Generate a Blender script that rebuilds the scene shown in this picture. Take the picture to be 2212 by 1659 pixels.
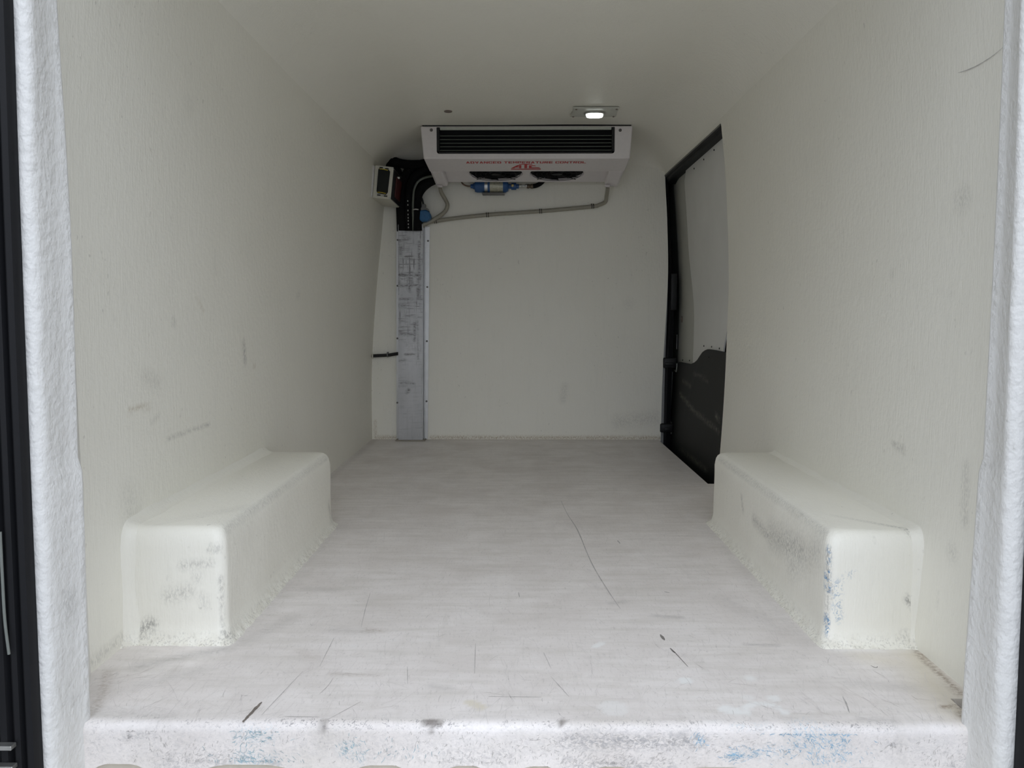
import bpy, bmesh, math, random
import numpy as np
from mathutils import Vector, Matrix, noise as mnoise

random.seed(7)
S = bpy.context.scene
for o in list(bpy.data.objects):
    bpy.data.objects.remove(o, do_unlink=True)
COL = S.collection

# ------------------------------------------------------------------ camera
cam_d = bpy.data.cameras.new('camera')
cam_d.sensor_width = 36.0
cam_d.lens = 1700.0 / 2212.0 * 36.0
cam_d.clip_start = 0.02
cam = bpy.data.objects.new('camera', cam_d)
cam.location = (0, 0, 0.68)
cam.rotation_euler = (math.radians(90 - 4.892), 0, math.radians(0.537))
COL.objects.link(cam)
S.camera = cam

# ------------------------------------------------------------------ light: overcast sky behind the open rear doors
world = bpy.data.worlds.new('overcast_sky')
S.world = world
world.use_nodes = True
wn = world.node_tree
wn.nodes.clear()
w_out = wn.nodes.new('ShaderNodeOutputWorld')
w_bg = wn.nodes.new('ShaderNodeBackground')
w_tc = wn.nodes.new('ShaderNodeTexCoord')
w_sep = wn.nodes.new('ShaderNodeSeparateXYZ')
w_ramp = wn.nodes.new('ShaderNodeValToRGB')
w_ramp.color_ramp.elements[0].position = 0.0
w_ramp.color_ramp.elements[0].color = (0.785, 0.855, 0.98, 1)
w_ramp.color_ramp.elements[1].position = 0.9
w_ramp.color_ramp.elements[1].color = (0.84, 0.90, 1.0, 1)
wn.links.new(w_tc.outputs['Generated'], w_sep.inputs[0])
wn.links.new(w_sep.outputs['Z'], w_ramp.inputs[0])
wn.links.new(w_ramp.outputs[0], w_bg.inputs['Color'])
wn.links.new(w_bg.outputs[0], w_out.inputs[0])
w_bg.inputs['Strength'].default_value = 1.0

# hazy sun behind thin cloud, high over the photographer's shoulder
sun_d = bpy.data.lights.new('hazy_sun', 'SUN')
sun_d.energy = 0.80
sun_d.angle = math.radians(75)
sun_d.color = (0.90, 0.935, 1.0)
sun = bpy.data.objects.new('hazy_sun', sun_d)
sun.rotation_euler = (math.radians(42), 0, math.radians(4))
COL.objects.link(sun)

S.view_settings.view_transform = 'Standard'
S.view_settings.look = 'None'
S.view_settings.gamma = 1.0
S.view_settings.use_curve_mapping = False
S.view_settings.exposure = 0.67
S.cycles.max_bounces = 10
S.cycles.adaptive_threshold = 0.02
S.cycles.diffuse_bounces = 9
S.cycles.glossy_bounces = 4


# ================================================================== material helpers
class NT:
    def __init__(self, name):
        self.m = bpy.data.materials.new(name)
        self.m.use_nodes = True
        self.t = self.m.node_tree
        self.b = self.t.nodes['Principled BSDF']

    def n(self, kind, **kw):
        nd = self.t.nodes.new(kind)
        for k, v in kw.items():
            setattr(nd, k, v)
        return nd

    def put(self, sock, v):
        if isinstance(v, bpy.types.NodeSocket):
            self.t.links.new(v, sock)
        elif isinstance(v, (tuple, list)) and len(v) == 3 and sock.type == 'RGBA':
            sock.default_value = (*v, 1)
        else:
            sock.default_value = v

    def obj(self):
        if not hasattr(self, '_tc'):
            self._tc = self.n('ShaderNodeTexCoord')
        return self._tc.outputs['Object']

    def mapping(self, vec, scale=(1, 1, 1), rot=(0, 0, 0), loc=(0, 0, 0)):
        m = self.n('ShaderNodeMapping')
        self.put(m.inputs['Vector'], vec)
        m.inputs['Scale'].default_value = scale
        m.inputs['Rotation'].default_value = rot
        m.inputs['Location'].default_value = loc
        return m.outputs[0]

    def noise(self, vec, scale, detail=4, rough=0.55, dist=0.0):
        x = self.n('ShaderNodeTexNoise')
        self.put(x.inputs['Vector'], vec)
        x.inputs['Scale'].default_value = scale
        x.inputs['Detail'].default_value = detail
        x.inputs['Roughness'].default_value = rough
        x.inputs['Distortion'].default_value = dist
        return x.outputs[0]

    def rng(self, v, a, b, c=0.0, d=1.0, smooth=False):
        x = self.n('ShaderNodeMapRange')
        x.clamp = True
        if smooth:
            x.interpolation_type = 'SMOOTHSTEP'
        self.put(x.inputs['Value'], v)
        for k, q in zip(('From Min', 'From Max', 'To Min', 'To Max'), (a, b, c, d)):
            x.inputs[k].default_value = q
        return x.outputs[0]

    def math(self, op, a, b=0.0):
        x = self.n('ShaderNodeMath', operation=op)
        self.put(x.inputs[0], a)
        self.put(x.inputs[1], b)
        return x.outputs[0]

    def mix(self, f, a, b):
        x = self.n('ShaderNodeMix', data_type='RGBA')
        self.put(x.inputs[0], f)
        self.put(x.inputs[6], a)
        self.put(x.inputs[7], b)
        return x.outputs[2]

    def bump(self, h, strength, dist, prev=None):
        x = self.n('ShaderNodeBump')
        x.inputs['Strength'].default_value = strength
        x.inputs['Distance'].default_value = dist
        self.put(x.inputs['Height'], h)
        if prev is not None:
            self.put(x.inputs['Normal'], prev)
        return x.outputs[0]

    def done(self, col, rough=0.5, metal=0.0, normal=None, spec=0.5):
        self.put(self.b.inputs['Base Color'], col)
        self.put(self.b.inputs['Roughness'], rough)
        self.put(self.b.inputs['Metallic'], metal)
        self.b.inputs['Specular IOR Level'].default_value = spec
        if normal is not None:
            self.put(self.b.inputs['Normal'], normal)
        return self.m

    def attr(self, name):
        x = self.n('ShaderNodeAttribute')
        x.attribute_name = name
        sp = self.n('ShaderNodeSeparateColor')
        self.t.links.new(x.outputs['Color'], sp.inputs[0])
        return sp.outputs[0], sp.outputs[1], sp.outputs[2], x.outputs['Alpha']


def seg_mask(P, pts, w, soft):
    """1 on a polyline, fading to 0 at distance w"""
    if len(pts) == 1: pts = [pts[0], (pts[0][0], pts[0][1], pts[0][2] + 1e-4)]
    d = np.full(len(P), 1e9)
    for a, b in zip(pts[:-1], pts[1:]):
        a = np.array(a, float); ba = np.array(b, float) - a
        h = np.clip((P - a) @ ba / max(ba @ ba, 1e-12), 0, 1)
        d = np.minimum(d, np.linalg.norm(P - a - h[:, None] * ba, axis=1))
    return np.clip((w - d) / max(w * soft, 1e-6), 0, 1)


def paint(o, name, chans):
    """worn marks that have a shape of their own, stored per vertex: up to four lists of (points, width, softness, strength)"""
    me = o.data
    P = np.empty(len(me.vertices) * 3); me.vertices.foreach_get('co', P)
    P = P.reshape(-1, 3) + np.array(ORIGIN[o])
    out = np.zeros((len(P), 4))
    for c, lst in enumerate(chans):
        for pts, w, soft, st in lst:
            out[:, c] = np.maximum(out[:, c], st * seg_mask(P, pts, w, soft))
    at = me.color_attributes.new(name, 'FLOAT_COLOR', 'POINT')
    at.data.foreach_set('color', out.ravel())


def plain(name, col, rough=0.5, metal=0.0, spec=0.5, grain=0.06, gscale=60, bump=0.0):
    k = NT(name)
    nz = k.noise(k.obj(), gscale, 3)
    c = k.mix(k.rng(nz, 0.3, 0.7), tuple(x * (1 - grain) for x in col), tuple(min(1, x * (1 + grain)) for x in col))
    nrm = k.bump(nz, bump, 0.002) if bump else None
    return k.done(c, rough, metal, nrm, spec)


def gelcoat(name, marked=False, hatch=False, edge=None, rough_side=False, tint=(0.858, 0.840, 0.760), speck=0.32):
    """hand-laid white fibreglass: vertical fibre relief, faint grime and individual scuffs"""
    k = NT(name)
    P = k.obj()
    fib = k.noise(k.mapping(P, (210, 210, 22) if not rough_side else (110, 110, 62)), 1.0, 3, 0.65)
    lump = k.noise(P, 60, 2, 0.55)
    big = k.noise(P, 3.5, 2, 0.6)
    stk = k.noise(k.mapping(P, (46, 46, 5)), 1.0, 3, 0.6)
    col = k.mix(k.rng(big, 0.35, 0.75, 0, 0.35), tint, tuple(x * y for x, y in zip(tint, (0.95, 0.945, 0.93))))
    col = k.mix(k.rng(stk, 0.55, 0.85, 0, 0.22 if not rough_side else 0.08), col, tuple(x * 0.84 for x in tint))
    sp = k.math('MULTIPLY', k.rng(k.noise(k.mapping(P, (95, 95, 60)), 1.0, 1), 0.72, 0.78), k.rng(big, 0.45, 0.6))
    col = k.mix(k.math('MULTIPLY', sp, speck), col, (0.33, 0.31, 0.28))
    brk = k.rng(k.noise(k.mapping(P, (240, 240, 110)), 1.0, 3, 0.7), 0.42, 0.60, 0.12, 1.0)
    if edge is not None:
        # grime caught along the foot of the moulding
        sepn = k.n('ShaderNodeSeparateXYZ'); k.put(sepn.inputs[0], P)
        low = k.rng(sepn.outputs['Z'], 0.0, edge, 1.0, 0.0)
        col = k.mix(k.math('MULTIPLY', low, k.rng(lump, .40, .6, 0, .40)), col, (0.62, 0.58, 0.49))
        col = k.mix(k.math('MULTIPLY', k.math('MULTIPLY', low, k.rng(brk, .7, 1.0)), 0.42), col, (0.28, 0.26, 0.235))
    if marked:
        dk, br, bl, ht = k.attr('marks')
        col = k.mix(k.math('MULTIPLY', dk, brk), col, (0.17, 0.165, 0.16))
        if hatch:
            wv = k.n('ShaderNodeTexWave'); wv.wave_type = 'BANDS'
            k.put(wv.inputs['Vector'], k.mapping(P, (0, 60, 95)))
            wv.inputs['Scale'].default_value = 0.8
            wv.inputs['Distortion'].default_value = 1.0
            col = k.mix(k.math('MULTIPLY', ht, k.rng(wv.outputs['Fac'], 0.62, 0.85)), col, (0.25, 0.24, 0.23))
        col = k.mix(k.math('MULTIPLY', br, brk), col, (0.36, 0.27, 0.16))
        bb = k.rng(k.noise(k.mapping(P, (120, 120, 90)), 1.0, 3, 0.75, 1.5), 0.50, 0.57)
        col = k.mix(k.math('MULTIPLY', bl, bb), col, (0.10, 0.24, 0.42))
    h = k.math('ADD', fib, k.math('MULTIPLY', lump, 1.1 if not rough_side else 1.7))
    nrm = k.bump(h, 0.55, 0.0018 if not rough_side else 0.0034)
    return k.done(col, 0.46, 0, nrm, 0.4)


# ================================================================== mesh helpers
ORIGIN = {}


def tag(o, label=None, cat=None, group=None, kind=None):
    if label: o['label'] = label
    if cat: o['category'] = cat
    if group: o['group'] = group
    if kind: o['kind'] = kind
    return o


def thing(name, loc, label, cat, group=None, kind=None):
    o = bpy.data.objects.new(name, None)
    o.empty_display_size = 0.05
    o.location = loc
    COL.objects.link(o)
    ORIGIN[o] = Vector(loc)
    return tag(o, label, cat, group, kind)


def fin(name, bm, mat, parent=None, smooth=None, loc=None, label=None, bevel=None):
    """bm is in world metres; link as one mesh whose origin is loc (or its thing's origin)"""
    base = ORIGIN[parent] if parent is not None else Vector(loc or (0, 0, 0))
    bmesh.ops.recalc_face_normals(bm, faces=bm.faces)
    for v in bm.verts:
        v.co -= base
    me = bpy.data.meshes.new(name)
    if smooth is not None:
        for f in bm.faces: f.smooth = True
        ang = math.radians(smooth)
        for e in bm.edges:
            if len(e.link_faces) == 2 and e.calc_face_angle(0) > ang:
                e.smooth = False
    bm.to_mesh(me); bm.free()
    o = bpy.data.objects.new(name, me)
    COL.objects.link(o)
    me.materials.append(mat)
    if parent is not None:
        o.parent = parent
    else:
        o.location = base
    ORIGIN[o] = base
    if label: o['label'] = label
    if bevel:
        md = o.modifiers.new('bevel', 'BEVEL'); md.width = bevel; md.segments = 2
        md.limit_method = 'ANGLE'; md.angle_limit = math.radians(35)
    return o


def hexa(bm, p):
    """eight corners: bottom 0-3 ccw, top 4-7"""
    v = [bm.verts.new(q) for q in p]
    for f in ((0, 3, 2, 1), (4, 5, 6, 7), (0, 1, 5, 4), (1, 2, 6, 5), (2, 3, 7, 6), (3, 0, 4, 7)):
        bm.faces.new([v[i] for i in f])


def box(bm, x0, x1, y0, y1, z0, z1):
    hexa(bm, [(x0, y0, z0), (x1, y0, z0), (x1, y1, z0), (x0, y1, z0), (x0, y0, z1), (x1, y0, z1), (x1, y1, z1), (x0, y1, z1)])


def rbox(bm, x0, x1, y0, y1, z0, z1, r=0.004, seg=2):
    t = bmesh.new()
    box(t, x0, x1, y0, y1, z0, z1)
    bmesh.ops.recalc_face_normals(t, faces=t.faces)
    bmesh.ops.bevel(t, geom=list(t.edges), offset=r, segments=seg, profile=0.5, affect='EDGES')
    me = bpy.data.meshes.new('tmp'); t.to_mesh(me); t.free()
    bm.from_mesh(me); bpy.data.meshes.remove(me)


def smooth_path(pts, n=6):
    pts = [Vector(p) for p in pts]
    out = []
    for i in range(len(pts) - 1):
        p0 = pts[max(i - 1, 0)]; p1 = pts[i]; p2 = pts[i + 1]; p3 = pts[min(i + 2, len(pts) - 1)]
        for k in range(n):
            t = k / n
            out.append(0.5 * ((2 * p1) + (p2 - p0) * t + (2 * p0 - 5 * p1 + 4 * p2 - p3) * t * t + (3 * p1 - p0 - 3 * p2 + p3) * t ** 3))
    out.append(pts[-1])
    return out


def tube(bm, pts, r, seg=12, n=6, radii=None):
    path = smooth_path(pts, n) if n > 1 else [Vector(p) for p in pts]
    up = Vector((0.13, 0.97, 0.21)).normalized()
    rings = []
    for i, p in enumerate(path):
        t = (path[min(i + 1, len(path) - 1)] - path[max(i - 1, 0)]).normalized()
        a = up.cross(t)
        if a.length < 1e-4: a = Vector((1, 0, 0)).cross(t)
        a.normalize(); b = t.cross(a)
        rr = radii(i / (len(path) - 1)) if radii else r
        rings.append([bm.verts.new(p + (a * math.cos(q) + b * math.sin(q)) * rr) for q in [2 * math.pi * k / seg for k in range(seg)]])
    for A, B in zip(rings[:-1], rings[1:]):
        for k in range(seg):
            bm.faces.new((A[k], A[(k + 1) % seg], B[(k + 1) % seg], B[k]))
    bm.faces.new(rings[0][::-1]); bm.faces.new(rings[-1])


def lathe(bm, prof, origin, axis, seg=24):
    """prof: list of (radius, distance along axis)"""
    axis = Vector(axis).normalized()
    a = axis.orthogonal().normalized(); b = axis.cross(a)
    o = Vector(origin)
    rings = []
    for r, d in prof:
        rings.append([bm.verts.new(o + axis * d + (a * math.cos(2 * math.pi * k / seg) + b * math.sin(2 * math.pi * k / seg)) * max(r, 1e-5)) for k in range(seg)])
    for A, B in zip(rings[:-1], rings[1:]):
        for k in range(seg):
            bm.faces.new((A[k], A[(k + 1) % seg], B[(k + 1) % seg], B[k]))
    bm.faces.new(rings[0][::-1]); bm.faces.new(rings[-1])


def prism(bm, outline, fn0, fn1):
    """outline of 2-D points; fn0 / fn1 map (u, v) to 3-D for the two caps"""
    A = [bm.verts.new(fn0(*p)) for p in outline]
    B = [bm.verts.new(fn1(*p)) for p in outline]
    n = len(outline)
    bm.faces.new(A); bm.faces.new(B[::-1])
    for i in range(n):
        bm.faces.new((A[i], B[i], B[(i + 1) % n], A[(i + 1) % n]))


def shell(bm, grid, off):
    """closed slab from a grid of points [j][i], thickened by the offset vector (or function of a point)"""
    f = off if callable(off) else (lambda p: Vector(off))
    I = [[bm.verts.new(p) for p in row] for row in grid]
    O = [[bm.verts.new(Vector(p) + f(p)) for p in row] for row in grid]
    J, N = len(grid), len(grid[0])
    for j in range(J - 1):
        for i in range(N - 1):
            bm.faces.new((I[j][i], I[j][i + 1], I[j + 1][i + 1], I[j + 1][i]))
            bm.faces.new((O[j][i], O[j + 1][i], O[j + 1][i + 1], O[j][i + 1]))
    for j in range(J - 1):
        bm.faces.new((I[j][0], I[j + 1][0], O[j + 1][0], O[j][0]))
        bm.faces.new((I[j][-1], O[j][-1], O[j + 1][-1], I[j + 1][-1]))
    for i in range(N - 1):
        bm.faces.new((I[0][i], O[0][i], O[0][i + 1], I[0][i + 1]))
        bm.faces.new((I[-1][i], I[-1][i + 1], O[-1][i + 1], O[-1][i]))


def sm(a, b, x):
    if b < a: return 1 - sm(b, a, x)
    t = min(1, max(0, (x - a) / (b - a)))
    return t * t * (3 - 2 * t)


def curve(pts, z):
    """smooth interpolation through (z, value) pairs"""
    zs = [p[0] for p in pts]
    if z <= zs[0]: return pts[0][1]
    if z >= zs[-1]: return pts[-1][1]
    i = max(k for k in range(len(zs)) if zs[k] <= z)
    i = min(i, len(zs) - 2)
    def m(k):
        a, b = max(k - 1, 0), min(k + 1, len(zs) - 1)
        return (pts[b][1] - pts[a][1]) / (zs[b] - zs[a])
    h = zs[i + 1] - zs[i]; t = (z - zs[i]) / h
    return ((2 * t ** 3 - 3 * t * t + 1) * pts[i][1] + (t ** 3 - 2 * t * t + t) * h * m(i) + (-2 * t ** 3 + 3 * t * t) * pts[i + 1][1] + (t ** 3 - t * t) * h * m(i + 1))


# ------------------------------------------------------------------ shape of the cargo box
YB = 4.33        # face of the bulkhead
YF = 1.27        # rear sill edge
ZC = 1.60        # ceiling
ZW = 1.46        # where the walls turn into the ceiling


def xl(y, z):
    near = curve([(-0.2, .820), (0, .819), (.3, .819), (.5, .816), (.9, .803), (1.24, .778), (1.46, .748)], z)
    far = curve([(-0.2, .820), (0, .819), (.3, .818), (.5, .808), (.9, .775), (1.24, .739), (1.46, .722)], z)
    return -(near + (far - near) * sm(2.5, 4.2, y))


def xr(y, z):
    return curve([(-0.2, .805), (0, .816), (.14, .824), (.45, .836), (.65, .841), (.84, .843), (1.2, .825), (1.42, .800), (1.46, .794)], z)


def dent(y, z, k=0.0):
    return 0.004 * sm(ZW, ZW - .25, z) * mnoise.noise(Vector((y * 1.7 + k, z * 1.9, k)))


# ================================================================== materials
m_rubber = plain('black_rubber', (0.006, 0.0063, 0.008), 0.55, spec=0.3)
m_black = plain('black_plastic', (0.010, 0.010, 0.011), 0.5, spec=.35)
m_hose = plain('black_foam_lagging', (0.0045, 0.0045, 0.005), 0.85, spec=.2, bump=0.4, gscale=200)
m_void = plain('dark_cavity', (0.008, 0.008, 0.009), 0.8)
m_body = plain('dark_painted_steel', (0.02, 0.02, 0.022), 0.5)
m_steel = plain('bright_steel', (0.55, 0.55, 0.53), 0.35, 0.9)
m_screw = plain('dull_screw_metal', (0.16, 0.15, 0.14), 0.5, 0.6)
m_evap = plain('moulded_white_plastic', (0.74, 0.70, 0.70), 0.42, grain=0.02)
m_lip = plain('grey_green_lip', (0.50, 0.52, 0.46), 0.5)
m_slat = plain('dark_green_slat', (0.10, 0.115, 0.095), 0.4)
m_red = plain('red_print', (0.50, 0.025, 0.03), 0.5)
m_drain = plain('clear_tan_hose', (0.33, 0.31, 0.25), 0.35, bump=0.1)
m_blue = plain('blue_enamel', (0.022, 0.085, 0.24), 0.4)
m_valveblue = plain('pale_blue_plastic', (0.02, 0.115, 0.27), 0.5)
m_grey = plain('grey_plastic', (0.15, 0.15, 0.15), 0.5)
m_paper = plain('foil_label', (0.40, 0.39, 0.30), 0.35, 0.3, grain=0.25, gscale=90)
m_case = plain('cream_painted_case', (0.60, 0.58, 0.50), 0.45, grain=0.04)
m_yellow = plain('yellow_clip', (0.50, 0.38, 0.02), 0.5)
m_darkred = plain('dark_red_plastic', (0.075, 0.008, 0.008), 0.5)
m_lampplate = plain('pale_lamp_plate', (0.52, 0.52, 0.47), 0.45)
m_plug = plain('grey_brown_plug', (0.20, 0.16, 0.14), 0.6)
m_doorpaint = plain('grey_white_door_paint', (0.66, 0.66, 0.64), 0.4, grain=0.03, gscale=4)
m_doorpanel = plain('grey_white_door_lining', (0.74, 0.74, 0.72), 0.45, grain=0.03, gscale=5)
m_edge = plain('grey_green_metal', (0.20, 0.215, 0.20), 0.4, 0.2)
m_cream = plain('cream_sill_metal', (0.62, 0.58, 0.50), 0.4)


def m_alu_make():
    k = NT('scuffed_aluminium'); P = k.obj()
    big = k.noise(k.mapping(P, (8, 8, 3)), 1, 4)
    c = k.mix(k.rng(big, .35, .7), (0.52, 0.52, 0.525), (0.40, 0.40, 0.405))
    hs = k.rng(k.noise(k.mapping(P, (9, 9, 120)), 1, 4, 0.7), .52, .66)
    vs = k.rng(k.noise(k.mapping(P, (130, 130, 9)), 1, 4, 0.7), .55, .68)
    # scuffs gather in the upper half (by the load height)
    sp = k.n('ShaderNodeSeparateXYZ'); k.put(sp.inputs[0], P)
    up = k.rng(sp.outputs['Z'], 0.35, 0.75, 0.30, 1.0)
    patch = k.rng(k.noise(k.mapping(P, (16, 16, 10), loc=(3, 1, 2)), 1, 3), .40, .58)
    d = k.math('MULTIPLY', k.math('MULTIPLY', k.math('MAXIMUM', hs, vs), up), patch)
    c = k.mix(k.math('MULTIPLY', d, 0.85), c, (0.09, 0.08, 0.075))
    dk, _, _, _ = k.attr('marks')
    brk = k.rng(k.noise(k.mapping(P, (60, 60, 260)), 1, 3, .75), .36, .62, 0, 1)
    c = k.mix(k.math('MULTIPLY', dk, brk), c, (0.085, 0.075, 0.07))
    b = k.bump(k.noise(k.mapping(P, (300, 300, 12)), 1, 2), .15, .001)
    return k.done(c, 0.42, 0.55, b)


m_alu = m_alu_make()


def m_blackpanel_make():
    k = NT('scratched_black_panel'); P = k.obj()
    n1 = k.noise(k.mapping(P, (1, 7, 60)), 1, 4, .7)
    c = k.mix(k.rng(n1, .60, .78, 0, .45), (0.0085, 0.0085, 0.008), (0.04, 0.039, 0.034))
    dk, _, _, _ = k.attr('marks')
    brk = k.rng(k.noise(P, 60, 3, .7), .4, .65, .1, 1)
    c = k.mix(k.math('MULTIPLY', dk, brk), c, (0.20, 0.195, 0.165))
    return k.done(c, .6, 0, k.bump(k.noise(P, 300, 2), .2, .001), .3)


m_blackpanel = m_blackpanel_make()


def m_ground_make():
    k = NT('asphalt'); P = k.obj()
    c = k.mix(k.rng(k.noise(P, 90, 4), .35, .65), (0.20, 0.20, 0.20), (0.34, 0.335, 0.33))
    return k.done(c, .9, 0, k.bump(k.noise(P, 120, 3), .5, .01))


def f3(*pts, z=0.0):
    return [(p[0], p[1], z) for p in pts]


def m_floor_make():
    k = NT('worn_white_floor'); P = k.obj()
    n1 = k.noise(P, 4.5, 4, .65)
    n2 = k.noise(k.mapping(P, (26, 5, 5)), 1, 3, .7)
    n3 = k.noise(k.mapping(P, (5, 34, 5)), 1, 4, .7)
    base = (0.825, 0.785, 0.762)
    c = k.mix(k.rng(n1, .38, .66, 0, .75), base, (0.69, 0.645, 0.615))
    c = k.mix(k.rng(n3, .46, .74, 0, .65), c, (0.63, 0.595, 0.55))
    c = k.mix(k.rng(n2, .56, .82, 0, .40), c, (0.60, 0.57, 0.535))
    c = k.mix(k.rng(n3, .25, .38, .5, 0), c, (0.855, 0.845, 0.83))
    fine = k.noise(k.mapping(P, (190, 60, 190)), 1, 3, .7)
    c = k.mix(k.rng(fine, .56, .76, 0, .55), c, (0.47, 0.445, 0.425))
    brk = k.rng(k.noise(k.mapping(P, (90, 140, 140)), 1, 3, .7), .38, .62, .1, 1)
    dk, br, ye, wh = k.attr('marks')
    c = k.mix(ye, c, (0.68, 0.62, 0.48))
    c = k.mix(k.math('MULTIPLY', dk, k.rng(brk, .1, 1, .45, 1)), c, (0.36, 0.345, 0.33))
    c = k.mix(k.math('MULTIPLY', br, brk), c, (0.25, 0.18, 0.12))
    c = k.mix(wh, c, (0.87, 0.87, 0.86))
    # sill: gouges on the edge, grey and blue scrapes down the face
    go, gr, bl, ed = k.attr('sill_marks')
    gb = k.rng(k.noise(k.mapping(P, (110, 60, 150)), 1, 4, .75, 1.0), .42, .62)
    c = k.mix(k.math('MULTIPLY', gr, gb), c, (0.31, 0.31, 0.325))
    bb = k.rng(k.noise(k.mapping(P, (150, 80, 120)), 1, 4, .75, 2.0), .52, .57)
    c = k.mix(k.math('MULTIPLY', k.math('MULTIPLY', bl, bb), .5), c, (0.16, 0.40, 0.56))
    chip = k.rng(k.noise(k.mapping(P, (150, 90, 200)), 1, 3, .75, 1.2), .56, .62)
    c = k.mix(k.math('MULTIPLY', k.math('MULTIPLY', chip, ed), .8), c, (0.22, 0.21, 0.22))
    c = k.mix(go, c, (0.15, 0.13, 0.115))
    h = k.math('ADD', k.noise(P, 260, 2), k.math('MULTIPLY', n2, 1.5))
    return k.done(c, k.rng(n1, .3, .7, .38, .55), 0, k.bump(h, .18, .0015), .45)


FLOOR_DARK = [(f3((.31, 1.747), (.366, 1.737)), .014, 1, .6), (f3((.471, 1.591), (.537, 1.587)), .010, 1, .55), (f3((.219, 1.825), (.248, 1.835)), .016, 1, .5),
    (f3((-.536, 1.917), (-.464, 1.911)), .03, 1, .35), (f3((-.741, 1.475), (-.66, 1.53), (-.6, 1.56)), .03, 1, .5), (f3((-.70, 1.40), (-.62, 1.46)), .035, 1, .3),
    (f3((-.58, 1.60), (-.52, 1.72)), .04, 1, .35), (f3((-.40, 1.66), (-.33, 1.65)), .03, 1, .3), (f3((-.72, 1.30), (-.60, 1.29)), .03, 1, .35), (f3((.02, 1.32), (.06, 1.31)), .02, 1, .2),
    (f3((.58, 1.285), (.63, 1.28)), .016, 1, .45), (f3((.62, 1.42), (.72, 1.40)), .03, 1, .25), (f3((.58, 1.65), (.50, 1.85)), .05, 1, .25), (f3((-.16, 1.4), (-.13, 1.39)), .02, 1, .35),
    (f3((-.59, 1.62), (-.585, 2.5)), .05, 1, .25), (f3((.60, 1.62), (.61, 2.5)), .05, 1, .25), (f3((-.66, 4.28), (-.51, 4.28)), .03, 1, .5), (f3((-.80, 2.6), (-.80, 4.3)), .03, 1, .3)]
FLOOR_BROWN = [(f3((.815, 1.60), (.806, 1.51), (.803, 1.44), (.798, 1.376)), .012, .7, .85), (f3((.79, 1.345), (.757, 1.30)), .012, .6, .9), (f3((.74, 1.33), (.765, 1.335)), .009, .6, .8),
    (f3((-.36, 1.449), (-.265, 1.44)), .009, .8, .35), (f3((-.30, 1.655), (-.33, 1.66)), .02, 1, .4), (f3((-.45, 1.55), (-.40, 1.51)), .02, 1, .2), (f3((-.80, 4.31), (.77, 4.31)), .02, 1, .4), (f3((-.79, 1.45), (-.76, 1.38), (-.735, 1.30)), .014, 1, .5)]
FLOOR_YELLOW = [(f3((.80, 1.56), (.77, 1.42), (.76, 1.32)), .07, 1, .6), (f3((.70, 1.53), (.76, 1.50)), .05, 1, .4), (f3((-.087, 1.339), (-.066, 1.321)), .012, .4, .6)]
FLOOR_WHITE = [(f3((.312, 1.426)), .016, .3, .9), (f3((.436, 1.437)), .014, .4, .7), (f3((.456, 1.359)), .014, .3, .7), (f3((.375, 1.312), (.36, 1.318)), .016, .3, .85),
    (f3((.392, 1.305), (.395, 1.325), (.415, 1.338), (.445, 1.335)), .010, .5, .85), (f3((.452, 1.325), (.458, 1.305)), .009, .5, .8), (f3((.164, 1.32)), .03, .2, .4), (f3((.41, 1.36)), .012, .3, .4), (f3((.158, 1.577), (.163, 1.583), (.172, 1.593)), .009, .4, .8),
    (f3((-.735, 1.60), (-.62, 1.585)), .03, 1, .5), (f3((.65, 1.575), (.80, 1.575)), .03, 1, .4)]
SILL_GOUGE = [([(-.157, 1.272, 0), (-.135, 1.270, -.003)], .009, .5, .8), ([(-.148, 1.264, -.012)], .008, .6, .55), ([(-.330, 1.272, 0), (-.328, 1.264, -.010)], .010, .8, .6), ([(.07, 1.269, 0), (.074, 1.277, 0)], .008, .6, .75)]
SILL_GREY = [([(.08, 1.262, -.028), (.30, 1.262, -.028)], .028, 1, .85), ([(.08, 1.262, -.07), (.25, 1.262, -.075)], .025, 1, .75), ([(-.60, 1.262, -.07), (-.50, 1.262, -.07)], .035, 1, .6),
    ([(-.40, 1.262, -.075), (-.46, 1.262, -.06)], .025, 1, .5), ([(-.12, 1.262, -.06), (-.02, 1.262, -.055)], .035, 1, .5), ([(.62, 1.262, -.03), (.63, 1.262, -.03)], .014, 1, .6), ([(-.66, 1.262, -.025), (-.62, 1.262, -.02)], .014, 1, .6),
    ([(.72, 1.262, -.07), (.74, 1.262, -.06)], .02, 1, .7), ([(-.72, 1.262, -.04), (.72, 1.262, -.04)], .06, 1, .25), ([(-.30, 1.262, -.05), (-.10, 1.262, -.06)], .03, 1, .35)]
SILL_BLUE = [([(.48, 1.262, -.015), (.53, 1.262, -.055)], .04, .8, .9), ([(.36, 1.262, -.05), (.44, 1.262, -.045)], .018, .9, .7), ([(-.46, 1.262, -.02), (-.42, 1.262, -.02)], .022, .8, .6),
    ([(-.47, 1.262, -.07), (-.42, 1.262, -.07)], .025, .8, .8), ([(-.29, 1.262, -.045), (-.27, 1.262, -.06)], .02, .8, .6), ([(.30, 1.262, -.022)], .015, .9, .5), ([(.42, 1.268, -.004), (.36, 1.268, -.004)], .010, .9, .4)]
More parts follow.
